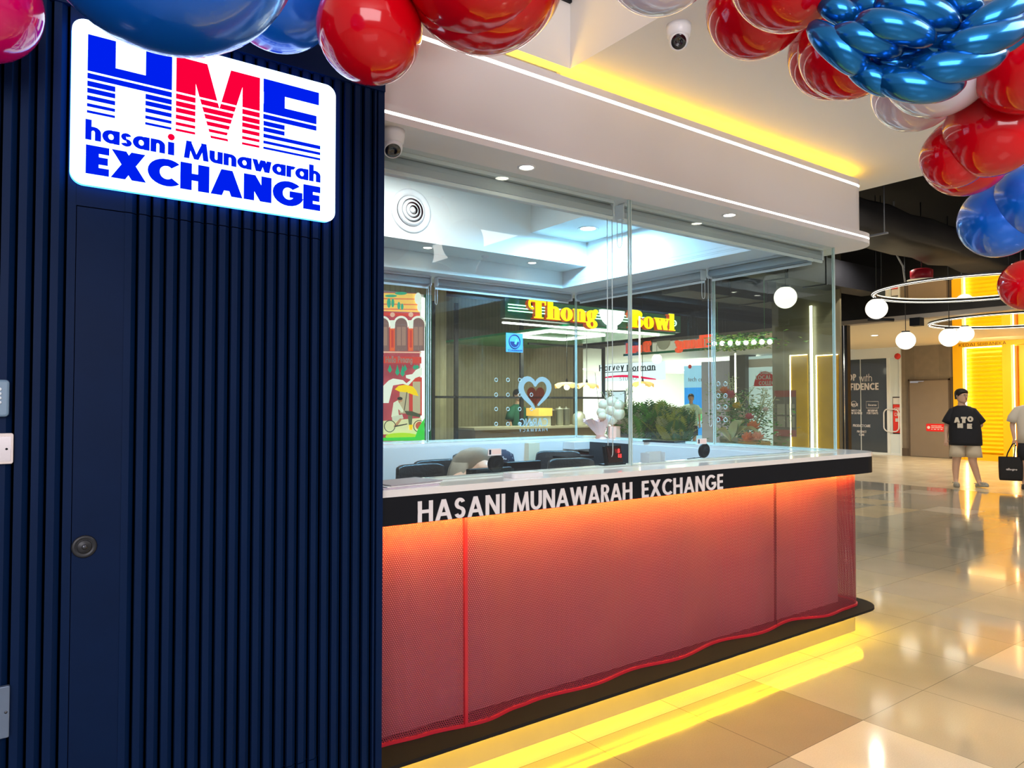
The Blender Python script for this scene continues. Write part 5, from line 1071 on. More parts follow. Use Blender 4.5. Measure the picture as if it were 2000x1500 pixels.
for i, (dx, dz, r_) in enumerate(((-.005, .30, .052), (.055, .325, .058), (.10, .295, .055), (-.02, .235, .052), (.045, .255, .060), (.10, .225, .060), (.07, .175, .055), (.02, .19, .045), (-.045, .20, .042))):
    m = MB(); m.ball(Vector(c)+vx*dx+ZZ*dz+Vector((0, -.02*(i % 3), 0)), r_, 16, 10); m.build('small_balloon', M('beige_balloon', (.74, .58, .40), .25, coat=.5) if i != 7 else M('pearl_balloon', (.75, .72, .66), .2, coat=.5), bq, c)
m = MB(); m.tube([Vector(c)+vx*(-.03)+ZZ*.10, Vector(c)+vx*(-.085)+ZZ*.60], .002, 6); m.build('stick', blackm, bq, c)
def fern(px, py_top, X_, w, label, seed, pal, hp=.95):
    t = at(px, py_top, 'x', X_); c = Vector((X_, t.y, 0)); o = thing('potted_plant', label, 'plant', tuple(c), 0, None)
    m = MB(); m.extr(rrect(c.x-.17, c.x+.17, c.y-w, c.y+w, .04), 0, hp); m.build('planter', M('dark_planter', (.025, .03, .03), .4, var=.2), o, tuple(c), bevel=.01)
    m = MB(); rnd = random.Random(seed)
    for i in range(150):
        a = rnd.uniform(0, 6.28); e = rnd.uniform(.7, 1.5); d = Vector((math.cos(a)*math.cos(e), math.sin(a)*math.cos(e), math.sin(e)*1.4)); frond(m, (c.x+rnd.uniform(-.08, .08), c.y+rnd.uniform(-w, w)*.7, hp), d, rnd.uniform(.45, 1.2)*(t.z-hp), 14, rnd.choice((0, 0, 1, 2)), .25)
    foliage(m, (c.x, c.y, hp+.22), 700, (.09, w*.5, .28), .05, mats=(0, 1, 2), seed=seed)
    m.build('foliage', pal, o, tuple(c))
fern(1246, 772, 6.5, .12, 'leafy potted plant partly behind the glass joint', 3, [leafA, leafC, leafD])
fern(1285, 768, 6.75, .16, 'dense green potted fern right of the glass joint', 5, [leafA, leafB, leafC])
fern(1318, 778, 6.55, .14, 'darker potted plant at the right end of the fern row', 8, [leafB, leafC, leafD])
def flower(mb, c, r_, m0, m1, seed=0):
    rnd = random.Random(seed)
    for k_ in range(3):
        for i in range(7):
            a = 2*math.pi*(i+k_*.5)/7; e = .3+.45*k_; d = Vector((math.cos(a)*math.cos(e), math.sin(a)*math.cos(e), math.sin(e))); s_ = Vector((-math.sin(a), math.cos(a), 0)); p = Vector(c)
            mb.add([p, p+d*r_*.6+s_*r_*.34, p+d*r_, p+d*r_*.6-s_*r_*.34], [(0, 1, 2, 3)], m0 if k_ < 2 else m1)
def stand(px, X_, label, seed, fl, hz, pot, top=1.62):
    t = at(px, 800, 'x', X_); c = Vector((X_, t.y, 0)); o = thing('flower_stand', label, 'flower arrangement', tuple(c))
    m = MB(); [m.tube([c+Vector((.16*math.cos(a), .16*math.sin(a), 0)), c+Vector((.06*math.cos(a), .06*math.sin(a), .95))], .010, 8) for a in (0, 2.1, 4.2)]; m.lathe([(0, .93), (.12, .95), (.16, 1.10), (.15, 1.12), (0, 1.10)], c, 20, 1); m.build('stand', [blackm, pot], o, tuple(c))
    m = MB(); foliage(m, c+ZZ*(hz), 620, (.10, .13, .26), .055, mats=(0, 1, 2), seed=seed, sx=.6); 
    rnd = random.Random(seed)
    for i in range(7): d = Vector((rnd.uniform(-.3, .3), rnd.uniform(-.9, .9), 1)).normalized(); p0 = c+ZZ*hz; p1 = p0+d*rnd.uniform(.35, .5); m.tube([p0, p1], .004, 5, 1); foliage(m, (p0+(p1-p0)*.8), 16, (.02, .03, .07), .05, mats=(1,), seed=i+seed)
    m.build('foliage', [leafC, leafD, leafA], o, tuple(c))
    for i, (dy, dz, r_, m0) in enumerate(fl):
        m = MB(); flower(m, c+Vector((-.24, dy-.16, dz)), r_, 0, 0, i); m.build('blossom', m0, o, tuple(c))
fp = M('flower_pink', (.70, .22, .25), .5, var=.2, vscale=20); fy = M('flower_yellow', (.80, .62, .10), .5, var=.2, vscale=20); fw = M('flower_white', (.78, .70, .66), .5, var=.1, vscale=20); fo = M('flower_orange', (.85, .36, .16), .5, var=.2, vscale=20); fm = M('flower_magenta', (.65, .04, .28), .5)
stand(1433, 6.7, 'flower stand with pink and yellow blossoms against the pale shop panels', 11, [(.02, 1.55, .10, fp), (.10, 1.60, .09, fo), (-.06, 1.43, .09, fy), (.07, 1.40, .07, fw), (-.12, 1.34, .09, fw), (.16, 1.30, .06, fp)], 1.36, M('sage_pot', (.25, .30, .24), .5))
stand(1472, 6.2, 'lower flower stand with orange and peach blossoms beside the large pale leaves', 14, [(0, 1.24, .10, fo), (.06, 1.12, .11, fo), (-.05, 1.14, .10, M('flower_peach', (.82, .48, .36), .5)), (.04, 1.34, .07, fp), (-.14, 1.42, .05, fw)], 1.20, M('ochre_pot', (.45, .33, .12), .4))
stand(1212, 6.3, 'small flower stand with a magenta blossom behind the bouquet', 17, [(.03, 1.42, .05, fm), (-.05, 1.24, .07, fw), (.05, 1.18, .06, fo)], 1.24, M('brown_pot', (.15, .10, .07), .5))
# large pale leaves (peace-lily like) by the side glass
t = at(1440, 845, 'x', 5.6); c = Vector((5.6, t.y, 0)); o = thing('broad_leaf_plant', 'plant with large curling pale green leaves just behind the side counter', 'plant', tuple(c))
m = MB(); m.lathe([(0, 0), (.14, 0), (.17, .85), (.16, .88), (.14, .84), (0, .84)], c, 24); m.build('pot', M('dark_planter', (.025, .03, .03)), o, tuple(c))
def bigleaf(base, tip, w, curl, nm='leaf'):
    m = MB(); base = Vector(base); tip = Vector(tip); n, k_ = 10, 6; vs = []; d = tip-base; s_ = Vector((.3, 1, 0)).normalized()
    for i in range(n+1):
        t_ = i/n; p = base+d*t_+ZZ*curl*math.sin(math.pi*t_); ww = w*math.sin(math.pi*(t_**.8))*.98+.004
        for j in range(k_+1): u = j/k_*2-1; vs.append(p+s_*u*ww+Vector((-.25*ww*u*u, 0, .55*ww*u*u+.12*ww*math.sin(t_*6+u*3))))
    m.add(vs, [(i*(k_+1)+j, i*(k_+1)+j+1, (i+1)*(k_+1)+j+1, (i+1)*(k_+1)+j) for i in range(n) for j in range(k_)], 0, True); m.build(nm, M('pale_leaf', (.50, .55, .30), .4, var=.2, vscale=9), o, tuple(c))
B_ = at(1426, 862, 'x', 5.6)
for (px, py, w_, cu) in ((1454, 822, .075, .035), (1398, 842, .06, .045), (1484, 846, .06, .07), (1440, 826, .06, -.02)): bigleaf(B_, at(px, py, 'x', 5.58), w_, cu)
# hanging ivy with bulbs
iv = thing('ivy_garland', 'hanging ivy garland with a row of round bulbs behind the side glass', 'garland', (11.4, 8.25, 2.5)); io = (11.4, 8.25, 2.5)
a = at(1385, 672, 'x', 11.4); b = at(1512, 662, 'x', 11.4); m = MB()
foliage(m, ((11.4), (a.y+b.y)/2, a.z), 620, (.10, (a.y-b.y)*.24, .15), .085, up=-.3, mats=(0, 1, 1, 2), seed=4, sx=1.0); m.tube([(11.4, b.y-.05, 2.66), (11.4, a.y+.05, 2.66)], .02, 8, 2); m.tube([(11.4, b.y+.2, 2.66), (11.4, b.y+.2, 4.55)], .006, 6, 2); m.tube([(11.4, a.y-.2, 2.66), (11.4, a.y-.2, 4.55)], .006, 6, 2)
m.build('foliage', [leafA, M('leaf_lime', (.35, .55, .08), .5, var=.3, vscale=20), leafC], iv, io)
for i in range(8):
    c = at(1395+i*15.5, 671-i*.5, 'x', 11.3); m = MB(); m.ball(c, .045, 12, 8); m.build('bulb', E('bulb_white', (1, 1, .92), 6), iv, io)

# ================================================================= CEILING SERVICES ON THE RIGHT
dt = MB(); n = 16; vs = []
P0 = [(6.2, 4.86, 3.62), (9.0, 4.86, 3.62), (12.5, 4.90, 3.60), (16, 4.9, 3.6), (22, 4.9, 3.6)]
for i in range(30):
    x = 5.3+i*.58; sag = .04*math.sin(x*4.2); dt_r = .30+.015*math.sin(x*5)
    for k_ in range(14):
        a = 2*math.pi*k_/14; yy = math.copysign(abs(math.cos(a))**.38, math.cos(a))*dt_r*1.1; zz = math.copysign(abs(math.sin(a))**.38, math.sin(a))*dt_r*.72
        vs.append((x, 4.85+yy, 3.85+zz+sag*.4))
dt.add(vs, [(i*14+k_, i*14+(k_+1) % 14, (i+1)*14+(k_+1) % 14, (i+1)*14+k_) for i in range(29) for k_ in range(14)], 0, True)
tag(dt.build('air_duct', duct, None, (12, 4.85, 3.85)), 'long dark wrapped air duct running under the black ceiling', 'duct')
for x in (8.9, 13.2):
    t = thing('duct_hanger', 'thin steel trapeze hanger under the duct %s' % ('near the canopy corner' if x < 10 else 'further back'), 'hanger', (x, 4.85, 3.6)); og = (x, 4.85, 3.6)
    for y in (4.42, 5.28): m = MB(); m.tube([(x, y, 3.60), (x, y, 4.55)], .008, 6); m.build('rod', M('galvanised', (.25, .27, .32), .4, metal=.6), t, og)
    m = MB(); m.box(x-.02, x+.02, 4.38, 5.32, 3.585, 3.605); m.build('cross_bar', M('galvanised', (.25, .27, .32)), t, og)
m = MB(); m.box(5.3, 20, 3.55, 3.95, 4.2, 4.5); tag(m.build('cable_tray', M('dark_tray', (.06, .06, .075), .6, var=.2), None, (12, 3.7, 4.2)), 'broad dark tray running beside the duct below the ceiling', 'cable tray')
for (x0, x1, y0, y1, z0, lb) in ((8.0, 13.2, 6.6, 7.0, 3.5, 'dark square duct run behind the round duct'), (9.5, 13.6, 8.0, 8.6, 3.4, 'lower dark duct run above the olive reflection board')):
    m = MB(); m.box(x0, x1, y0, y1, z0, z0+.45); [m.box(x0+i*1.1, x0+i*1.1+.03, y0-.02, y1+.02, z0-.02, z0+.47) for i in range(1, int((x1-x0)/1.1))]
    [m.tube([(x0+.6+i*2, y0+.05, z0+.4), (x0+.6+i*2, y0+.05, 4.55)], .008, 6) for i in range(2)]
    tag(m.build('square_duct', M('navy_duct', (.012, .013, .019), .6, var=.4, vscale=3), None, ((x0+x1)/2, y0, z0)), lb, 'duct')
m = MB(); a = at(1747, 490, 'x', 11.0); m.tube([(11, a.y, 4.55), (11, a.y, a.z), (11, a.y-.12, a.z-.25), (11.0, a.y-.14, a.z-.42), (11, a.y-.16, a.z-.6)], .012, 6); tag(m.build('loose_cable', M('white_cable', (.6, .6, .62), .4), None, (11, a.y, 4.55)), 'white cable dangling from the dark ceiling above the ring light', 'cable')
c = at(1800, 545, 'x', 11.4); c = Vector((11.4, c.y, c.z)); t = thing('alarm_unit', 'red ceiling unit with white round plate hanging above the ring light', 'alarm unit', tuple(c))
m = MB(); m.lathe([(0, 0), (.15, 0), (.155, .05), (.155, .13), (.12, .15), (0, .15)], c, 28); m.build('red_body', M('deep_red', (.45, .01, .03), .3), t, tuple(c))
m = MB(); m.lathe([(0, -.02), (.19, -.02), (.20, -.01), (0, -.005)], c, 32); m.build('round_plate', wplast, t, tuple(c)); m = MB(); m.tube([c+ZZ*.14, (c.x, c.y, 4.55)], .008, 6); m.build('rod', blackm, t, tuple(c))
# ring lights with mirrored underside
RM = M('bronze_mirror', (.92, .80, .55), .02, metal=1)
def ringlight(px, py, z, r_, label, top):
    c = at(px, py, 'z', z); c = Vector((c.x, c.y, z)); o = thing('ring_light', label, 'ring light', tuple(c), 0, None)
    m = MB(); m.lathe([(r_, .035), (r_, 0), (r_-.035, 0), (r_-.035, .03)], c, 96); m.lathe([(r_, .035), (r_-.035, .035)], c, 96); m.build('black_hoop', blackm, o, tuple(c))
    m = MB(); m.lathe([(r_-.012, -.006), (r_-.024, -.006)], c, 96); m.lathe([(r_+.003, .006), (r_+.003, .014)], c, 96); m.lathe([(r_-.037, .004), (r_-.037, .012)], c, 96); m.build('light_band', E('ring_white', (1, .95, .80), 2.2), o, tuple(c))
    m = MB(); m.lathe([(r_-.036, .03), (0, .03)], c, 96, smooth=False); m.build('mirror_plate', RM, o, tuple(c))
    for a in (0, 2.1, 4.2): m = MB(); m.tube([c+Vector((r_*.9*math.cos(a), r_*.9*math.sin(a), .03)), (c.x+r_*.9*math.cos(a), c.y+r_*.9*math.sin(a), top)], .006, 6); m.build('suspension_wire', blackm, o, tuple(c))
ringlight(1905, 566, 3.085, 1.30, 'large hanging ring light with mirrored plate nearer the duct', 4.55)
ringlight(1985, 628, 3.055, 1.46, 'lower ring light with mirrored plate under the cream soffit', 3.1)
for px, py, rp_, r_, top, lb in ((1712, 603, 20, .15, 4.55, 'glowing globe lamp left of the ring light, nearest the shutter post'), (1769, 665, 17.5, .15, 4.55, 'globe pendant lamp above the round red emblem'), (1854, 659, 18, .15, 4.55, 'globe pendant lamp above the brown timber panel, left of a touching pair'), (1885, 652, 15.5, .14, 3.1, 'smaller globe lamp half behind another at the yellow shop corner'), (1534, 581, 21.5, .15, 4.55, 'glowing globe lamp seen through the side glass above the light tube'), (1283, 701, 10, .14, 3.1, 'small distant globe lamp in front of the white shop sign')):
    d = F*r_/rp_; c = far(px, py, d); 
    if px == 1885: d = 13.6; c = far(px, py, d); r_ = d*rp_/F
    o = thing('globe_lamp', lb, 'globe lamp', tuple(c), 0, 'round globe lamps')
    m = MB(); m.ball(c, r_, 28, 18); m.build('globe', E('globe_glow', (1, .93, .72), 1.25), o, tuple(c))
    m = MB(); m.lathe([(0, r_+.012), (r_*.42, r_+.008), (r_*.42, r_*.90), (0, r_*.95)], c, 24); m.tube([c+ZZ*r_, (c.x, c.y, top)], .006, 6); m.build('cap', blackm, o, tuple(c))
a = at(1790, 626, 'x', 13.7); m = MB(); m.box(13.62, 13.80, a.y-.09, a.y+.09, a.z-.10, 3.06); tag(m.build('wall_speaker', black, None, (13.7, a.y, a.z-.1), bevel=.005), 'square black speaker under the fascia between the globe lamps', 'speaker')
a = at(1708, 655, 'z', 3.1); downlight((a.x, a.y, 3.098), .08, lens_w, label='downlight in the cream soffit beside the shutter post')
m = MB(); a = at(1695, 627, 'z', 3.02); b = at(1746, 626, 'z', 3.02); m.tube([(a.x, a.y, 3.05), (b.x, b.y, 3.03)], .03, 6); m.tube([(a.x+.1, a.y-.1, 3.05), (a.x+.1, a.y-.1, 4.55)], .008, 6); tag(m.build('dark_batten', blackm, None, (a.x, a.y, 3.05)), 'short dark batten under the fascia beside the shutter post', 'batten')

for px, py0, py1, X_, lb in ((1249, 618, 845, 8.0, 'slim white vertical light tube rising in front of the fern row'), (1436, 690, 800, 9.0, 'short white vertical light tube beside the dark pier')):
    a = at(px, py0, 'x', X_); b = at(px, py1, 'x', X_); t = thing('light_tube_stand', lb, 'light', (X_, a.y, 0)); og = (X_, a.y, 0)
    m = MB(); m.frustum((X_, a.y, b.z), (X_, a.y, a.z), .012, .012, 12); m.build('light_tube', E('tube_white', (1, .93, .66), 4), t, og)
    m = MB(); m.frustum((X_, a.y, .02), (X_, a.y, b.z), .010, .010, 10); m.lathe([(0, .02), (.12, .02), (.12, 0), (0, 0)], og, 20); m.build('base', blackm, t, og)
# ================================================================= PEOPLE ON THE CONCOURSE
def head(parent, c, yaw, hair='short', glasses=False, sc=1.0):
    """adult head as lofted surface, face along local -Y rotated by yaw"""
    Rz = Matrix.Rotation(yaw, 3, 'Z'); c = Vector(c); m = MB(); n = 28
    prof = [(-.118, .035, .045, -.030), (-.105, .052, .060, -.026), (-.08, .066, .078, -.014), (-.045, .074, .090, -.004), (0, .079, .098, 0), (.04, .080, .101, .004), (.075, .072, .092, .006), (.10, .052, .068, .008), (.115, .025, .032, .010)]
    vs = []
    for z, rx, ry, oy in prof:
        for i in range(n):
            t = 2*math.pi*i/n; v = Vector((rx*math.cos(t), ry*math.sin(t)+oy, z)); 
            if math.sin(t) < -.5 and -.06 < z < .05: v.y -= .004
            vs.append(c+Rz @ v*sc)
    m.add(vs, [(j*n+i, j*n+(i+1) % n, (j+1)*n+(i+1) % n, (j+1)*n+i) for j in range(len(prof)-1) for i in range(n)]+[tuple(range(n-1, -1, -1)), tuple((len(prof)-1)*n+i for i in range(n))], 0, True)
    def P(x, y, z): return c+Rz @ Vector((x, y, z))*sc
    m.ball(P(0, -.108, -.012), .013*sc, 10, 8, 0, (.8, 1, 1.5)); m.ball(P(0, -.113, -.026), .014*sc, 10, 8, 0, (1.2, .9, .8))       # nose
    for s_ in (-1, 1): m.ball(P(s_*.082, .005, -.008), .026*sc, 10, 8, 0, (.35, .7, 1.15))                                               # ears
    m.ball(P(0, -.098, -.055), .018*sc, 10, 6, 1, (1.25, .35, .40))                                                                        # mouth
    for s_ in (-1, 1): m.ball(P(s_*.030, -.098, .006), .012*sc, 10, 8, 2, (1.1, .4, .6)); m.ball(P(s_*.030, -.102, .006), .006*sc, 8, 6, 3, (1, .5, 1)); m.ball(P(s_*.031, -.101, .026), .014*sc, 8, 6, 3, (1.3, .3, .22))
    m.frustum(P(0, .012, -.19), P(0, .0, -.08), .056*sc, .052*sc, 16, 0, False)
    o = m.build('head', [skinm, M('lips', (.42, .13, .11), .5), M('eye_white', (.7, .68, .65), .3), M('eye_dark', (.02, .012, .01), .3)], parent)
    h = MB(); vs = []; prof2 = [(-.03, .086, .106, .012), (.01, .090, .110, .012), (.05, .091, .112, .010), (.085, .082, .104, .008), (.112, .060, .078, .008), (.128, .028, .036, .010)]
    for j, (z, rx, ry, oy) in enumerate(prof2):
        for i in range(n):
            t = 2*math.pi*i/n; fr = max(0, -math.sin(t)); z_ = z
            if j == 0: z_ = -.055+.105*fr**.6+(.0 if fr > 0 else 0)
            if j == 1: z_ = max(.0, .012+.045*fr**.6)
            k_ = 1+.02*math.sin(i*3.1+j); v = Vector((rx*k_*math.cos(t), ry*k_*math.sin(t)+oy-(.006*fr), z_)); vs.append(c+Rz @ v*sc)
    h.add(vs, [(j*n+i, j*n+(i+1) % n, (j+1)*n+(i+1) % n, (j+1)*n+i) for j in range(len(prof2)-1) for i in range(n)]+[tuple((len(prof2)-1)*n+i for i in range(n))], 0, True)
    h.build('hair', hairm, parent)
    if glasses:
        g = MB()
        for s_ in (-1, 1): g.tube([P(s_*.031+.021*math.cos(t*.52), -.112, .004+.018*math.sin(t*.52)) for t in range(12)], .0018, 5, closed=True); g.tube([P(s_*.052, -.110, .008), P(s_*.084, -.01, .010)], .0018, 5)
        g.tube([P(-.010, -.113, .008), P(.010, -.113, .008)], .0018, 5); g.build('glasses', M('silver_frame', (.6, .6, .62), .25, metal=1), parent)
def tubeclo(mb, pts, rs, n=18, mat=0):
    mb.tube(pts, rs, n, mat)
def clog(parent, c, yaw, lift=0, col=None):
    Rz = Matrix.Rotation(yaw, 3, 'Z') @ Matrix.Rotation(-lift, 3, 'X'); m = MB(); n = 20; vs = []; c = Vector(c)
    prof = [(.0, .92), (.018, 1.0), (.05, .96), (.075, .78), (.088, .45)]
    for z, k_ in prof:
        for i in range(n):
            t = 2*math.pi*i/n; w = .048*(1.15 if math.sin(t) < 0 else .9); v = Vector((w*math.cos(t)*k_, (.135*math.sin(t)-.045)*k_, z*(1 if math.sin(t) < .2 else .8))); vs.append(c+Rz @ v)
    m.add(vs, [(j*n+i, j*n+(i+1) % n, (j+1)*n+(i+1) % n, (j+1)*n+i) for j in range(len(prof)-1) for i in range(n)]+[tuple(range(n-1, -1, -1)), tuple((len(prof)-1)*n+i for i in range(n))], 0, True)
    o = m.build('clog', col, parent); m = MB(); m.tube([c+Rz @ Vector((s_*.045, .0+.07*abs(s_)**0 if s_ == 0 else 0, .06)) if False else c+Rz @ Vector((.048*math.cos(t), .03+.062*math.sin(t), .065)) for t in [math.pi*i/8 for i in range(9)]], .007, 6); m.build('heel_strap', col, o)
def walker(base, rz, J, Ed, label):
    o = thing('person', label, 'person', base, rz); return o
b = at(1887, 951, 'z', 0); b.z = 0
mz = thing('person', 'person in black printed t-shirt, cream shorts and grey clogs looking aside', 'person', tuple(b), R(-68.7))
J = {'pel': ((.0, 0, .86), (.17, .13)), 'bel': ((.0, -.02, 1.03), (.19, .15)), 'chest': ((-.02, 0, 1.27), (.18, .12)), 'neckb': ((-.04, .01, 1.43), (.065, .065)), 'neckt': ((-.045, .0, 1.52), (.055, .055)),
     'shl': ((-.19, .01, 1.34), (.055, .055)), 'ell': ((-.285, .02, 1.08), (.052, .05)), 'lwrist': ((-.295, -.03, .865), (.034, .027)),
     'shr': ((.12, .01, 1.34), (.055, .055)), 'elr': ((.245, .08, 1.11), (.052, .05)), 'rwrist': ((.14, .21, 1.02), (.034, .027)),
     'hl': ((-.10, 0, .80), (.115, .11)), 'kl': ((-.14, -.02, .47), (.072, .07)), 'cl': ((-.155, .02, .32), (.062, .062)), 'al': ((-.155, .02, .10), (.038, .042)), 'tl': ((-.15, -.09, .035), (.035, .025)),
     'hr': ((.11, 0, .80), (.115, .11)), 'kr': ((.10, -.04, .47), (.072, .07)), 'cr': ((.14, .01, .32), (.062, .062)), 'ar': ((.195, .03, .10), (.038, .042)), 'tr': ((.235, -.07, .035), (.035, .025))}
Ed = [('pel', 'bel'), ('bel', 'chest'), ('chest', 'neckb'), ('neckb', 'neckt'), ('chest', 'shl'), ('shl', 'ell'), ('ell', 'lwrist'), ('chest', 'shr'), ('shr', 'elr'), ('elr', 'rwrist'), ('pel', 'hl'), ('hl', 'kl'), ('kl', 'cl'), ('cl', 'al'), ('al', 'tl'), ('pel', 'hr'), ('hr', 'kr'), ('kr', 'cr'), ('cr', 'ar'), ('ar', 'tr')]
hand(J, Ed, 'l', (-.295, -.03, .865), (.02, -.12, -1), 1); hand(J, Ed, 'r', (.14, .21, 1.02), (-1, .1, -.15), 1)
skin('body', J, Ed, skinm, mz, 'pel')
head(mz, (-.045, -.015, 1.625), R(40), glasses=True, sc=1.06)
m = MB(); loft(m, [((0, 0, .745), .255, .18, 0), ((.0, 0, .80), .258, .185, 0), ((0, -.01, .98), .250, .195, 0), ((-.01, 0, 1.15), .235, .175, 0), ((-.03, .005, 1.30), .215, .150, 0), ((-.035, .01, 1.375), .185, .125, 0), ((-.04, .01, 1.43), .135, .09, 0), ((-.042, .005, 1.455), .075, .07, 0)], 32, fold=.012)
tubeclo(m, [(-.08, .01, 1.395), (-.175, .01, 1.34), (-.245, .015, 1.20), (-.275, .02, 1.13)], [.055, .088, .092, .092]); tubeclo(m, [(.01, .01, 1.395), (.105, .02, 1.34), (.19, .05, 1.21), (.235, .07, 1.14)], [.055, .088, .092, .092])
shirt = m.build('t_shirt', M('black_cotton', (.012, .014, .022), .85, var=.2, vscale=20), mz)
m = MB()
for (ch, x0, x1, z0, h, g) in (('A', -.165, -.075, 1.15, .095, 0), ('T', -.06, .025, 1.145, .11, 0), ('O', .035, .125, 1.165, .10, 0), ('N', -.115, -.03, 1.055, .085, 0), ('E', .03, .105, 1.045, .09, 0)):
    for i, p in enumerate(text_polys(ch, x0, x1, z0, h, w=.36, h=.30)):
        m.prism(p, (0, -.198+.03*abs(z0-1.1)-.0006*i, 0), XX, ZZ, .02)
m.build('chest_print', M('cream_print', (.78, .72, .62), .7), shirt)
m = MB(); loft(m, [((0, 0, .755), .205, .15, 0), ((0, 0, .80), .215, .165, 0), ((0, 0, .86), .20, .155, 0)], 24)
for s_, x in ((-1, -.115), (1, .115)): loft(m, [((x*1.12, -.01, .535), .128, .125, 0), ((x*1.05, -.01, .62), .126, .13, 0), ((x, 0, .74), .118, .14, 0), ((x*.95, 0, .80), .10, .13, 0)], 22, fold=.015)
m.build('shorts', M('cream_shorts', (.66, .58, .46), .8, var=.04), mz)
cg = M('grey_marbled_clog', (.34, .33, .28), .6, var=.6, vscale=30); clog(mz, (-.155, .0, 0), R(8), 0, cg); clog(mz, (.205, .0, .01), R(48), R(6), cg)
# second walker at the right border with a tote bag
b = at(2016, 955, 'z', 0); b.z = 0
mz2 = thing('person', 'person in pale t-shirt and black shorts at the right border carrying the tote bag', 'person', tuple(b), R(-66))
J = {'pel': ((.0, 0, .90), (.16, .12)), 'bel': ((.0, 0, 1.06), (.16, .125)), 'chest': ((0, 0, 1.30), (.17, .115)), 'neckb': ((0, .01, 1.46), (.06, .06)), 'neckt': ((0, .0, 1.55), (.052, .052)),
     'shl': ((-.18, .01, 1.37), (.05, .05)), 'ell': ((-.27, .02, 1.12), (.046, .045)), 'lwrist': ((-.25, -.05, .88), (.032, .025)),
     'shr': ((.18, .01, 1.37), (.05, .05)), 'elr': ((.26, .04, 1.12), (.046, .045)), 'rwrist': ((.25, -.03, .88), (.032, .025)),
     'hl': ((-.10, 0, .84), (.10, .10)), 'kl': ((-.11, -.06, .49), (.062, .062)), 'cl': ((-.11, -.03, .34), (.055, .055)), 'al': ((-.11, -.03, .10), (.035, .04)), 'tl': ((-.115, -.14, .035), (.035, .025)),
     'hr': ((.10, 0, .84), (.10, .10)), 'kr': ((.11, .02, .49), (.062, .062)), 'cr': ((.11, .08, .34), (.055, .055)), 'ar': ((.11, .12, .11), (.035, .04)), 'tr': ((.115, .02, .04), (.035, .025))}
Ed = [e for e in Ed if not ('palm' in e[0]+e[1] or 'knuck' in e[0]+e[1] or e[0][1:2] == 'f' or e[0][1:2] == 't' and len(e[0]) == 3)]
Ed = [('pel', 'bel'), ('bel', 'chest'), ('chest', 'neckb'), ('neckb', 'neckt'), ('chest', 'shl'), ('shl', 'ell'), ('ell', 'lwrist'), ('chest', 'shr'), ('shr', 'elr'), ('elr', 'rwrist'), ('pel', 'hl'), ('hl', 'kl'), ('kl', 'cl'), ('cl', 'al'), ('al', 'tl'), ('pel', 'hr'), ('hr', 'kr'), ('kr', 'cr'), ('cr', 'ar'), ('ar', 'tr')]
hand(J, Ed, 'l', (-.25, -.05, .88), (0, -.1, -1), 1, curl=1.3); hand(J, Ed, 'r', (.25, -.03, .88), (0, -.1, -1), -1)
skin('body', J, Ed, skinm, mz2, 'pel'); head(mz2, (0, -.015, 1.66), R(-10))
m = MB(); loft(m, [((0, 0, .80), .205, .15, 0), ((0, 0, 1.0), .20, .15, 0), ((0, 0, 1.2), .215, .145, 0), ((0, .005, 1.36), .215, .13, 0), ((0, .01, 1.43), .17, .10, 0), ((0, .01, 1.475), .075, .07, 0)], 28, fold=.012)
tubeclo(m, [(-.08, .01, 1.42), (-.175, .01, 1.37), (-.25, .015, 1.24), (-.268, .02, 1.16)], [.05, .082, .086, .088]); tubeclo(m, [(.08, .01, 1.42), (.175, .01, 1.37), (.25, .015, 1.24), (.268, .02, 1.16)], [.05, .082, .086, .088])
m.build('t_shirt', M('pale_cotton', (.68, .64, .58), .85, var=.04), mz2)
m = MB(); loft(m, [((0, 0, .74), .19, .145, 0), ((0, 0, .92), .18, .14, 0)], 24)
for x, y in ((-.11, -.03), (.11, .01)): loft(m, [((x, y, .50), .10, .105, 0), ((x*.98, y*.6, .66), .105, .115, 0), ((x*.9, 0, .80), .095, .12, 0)], 20)
m.build('shorts', M('black_cotton', (.012, .014, .022)), mz2)
clog(mz2, (-.11, -.04, 0), R(-4), 0, M('dark_shoe', (.05, .05, .055), .6)); clog(mz2, (.11, .10, .01), R(4), R(6), M('dark_shoe', (.05, .05, .055), .6))
def extra(loc, rz, label, shirt, shorts):
    c = copy_tree(mz2); c.location = loc; c.rotation_euler = (0, 0, rz); c['label'] = label
    for ch in c.children:
        if ch.name.startswith(('t_shirt', 'shorts', 'clog')): ch.data = ch.data.copy()
        if ch.name.startswith('t_shirt'): ch.data.materials[0] = shirt
        if ch.name.startswith('shorts'): ch.data.materials[0] = shorts
    return c
b = at(1350, 862, 'x', 17.5); extra((17.5, b.y, 0), R(-40), 'person in pale mint shirt and dark bottoms walking in front of the blue banner', M('mint_shirt', (.55, .78, .66), .8), M('dark_trousers', (.02, .025, .04), .8))
extra((8.75, 11.85, 0), R(20), 'person in dark green shirt standing behind the food stall counter', M('green_shirt', (.02, .14, .09), .8), M('dark_trousers', (.02, .025, .04), .8))
hp_ = mz2.matrix_basis @ Vector((-.25, -.09, .775)) if False else (Matrix.Translation(mz2.location) @ Matrix.Rotation(R(-66), 4, 'Z')) @ Vector((-.25, -.085, .79))
tb = thing('tote_bag', 'black tote bag with small white print held beside the pale t-shirt', 'bag', (hp_.x, hp_.y, .12), R(-68))
m = MB(); n = 20; vs = []
for j, (z, w, d) in enumerate(((.02, .165, .05), (.06, .175, .06), (.25, .18, .045), (.42, .178, .022), (.435, .176, .018))):
    for i in range(n): t = 2*math.pi*i/n; cx = math.copysign(abs(math.cos(t))**.35, math.cos(t)); sy = math.copysign(abs(math.sin(t))**.7, math.sin(t)); vs.append((cx*w-.06, sy*d, z))
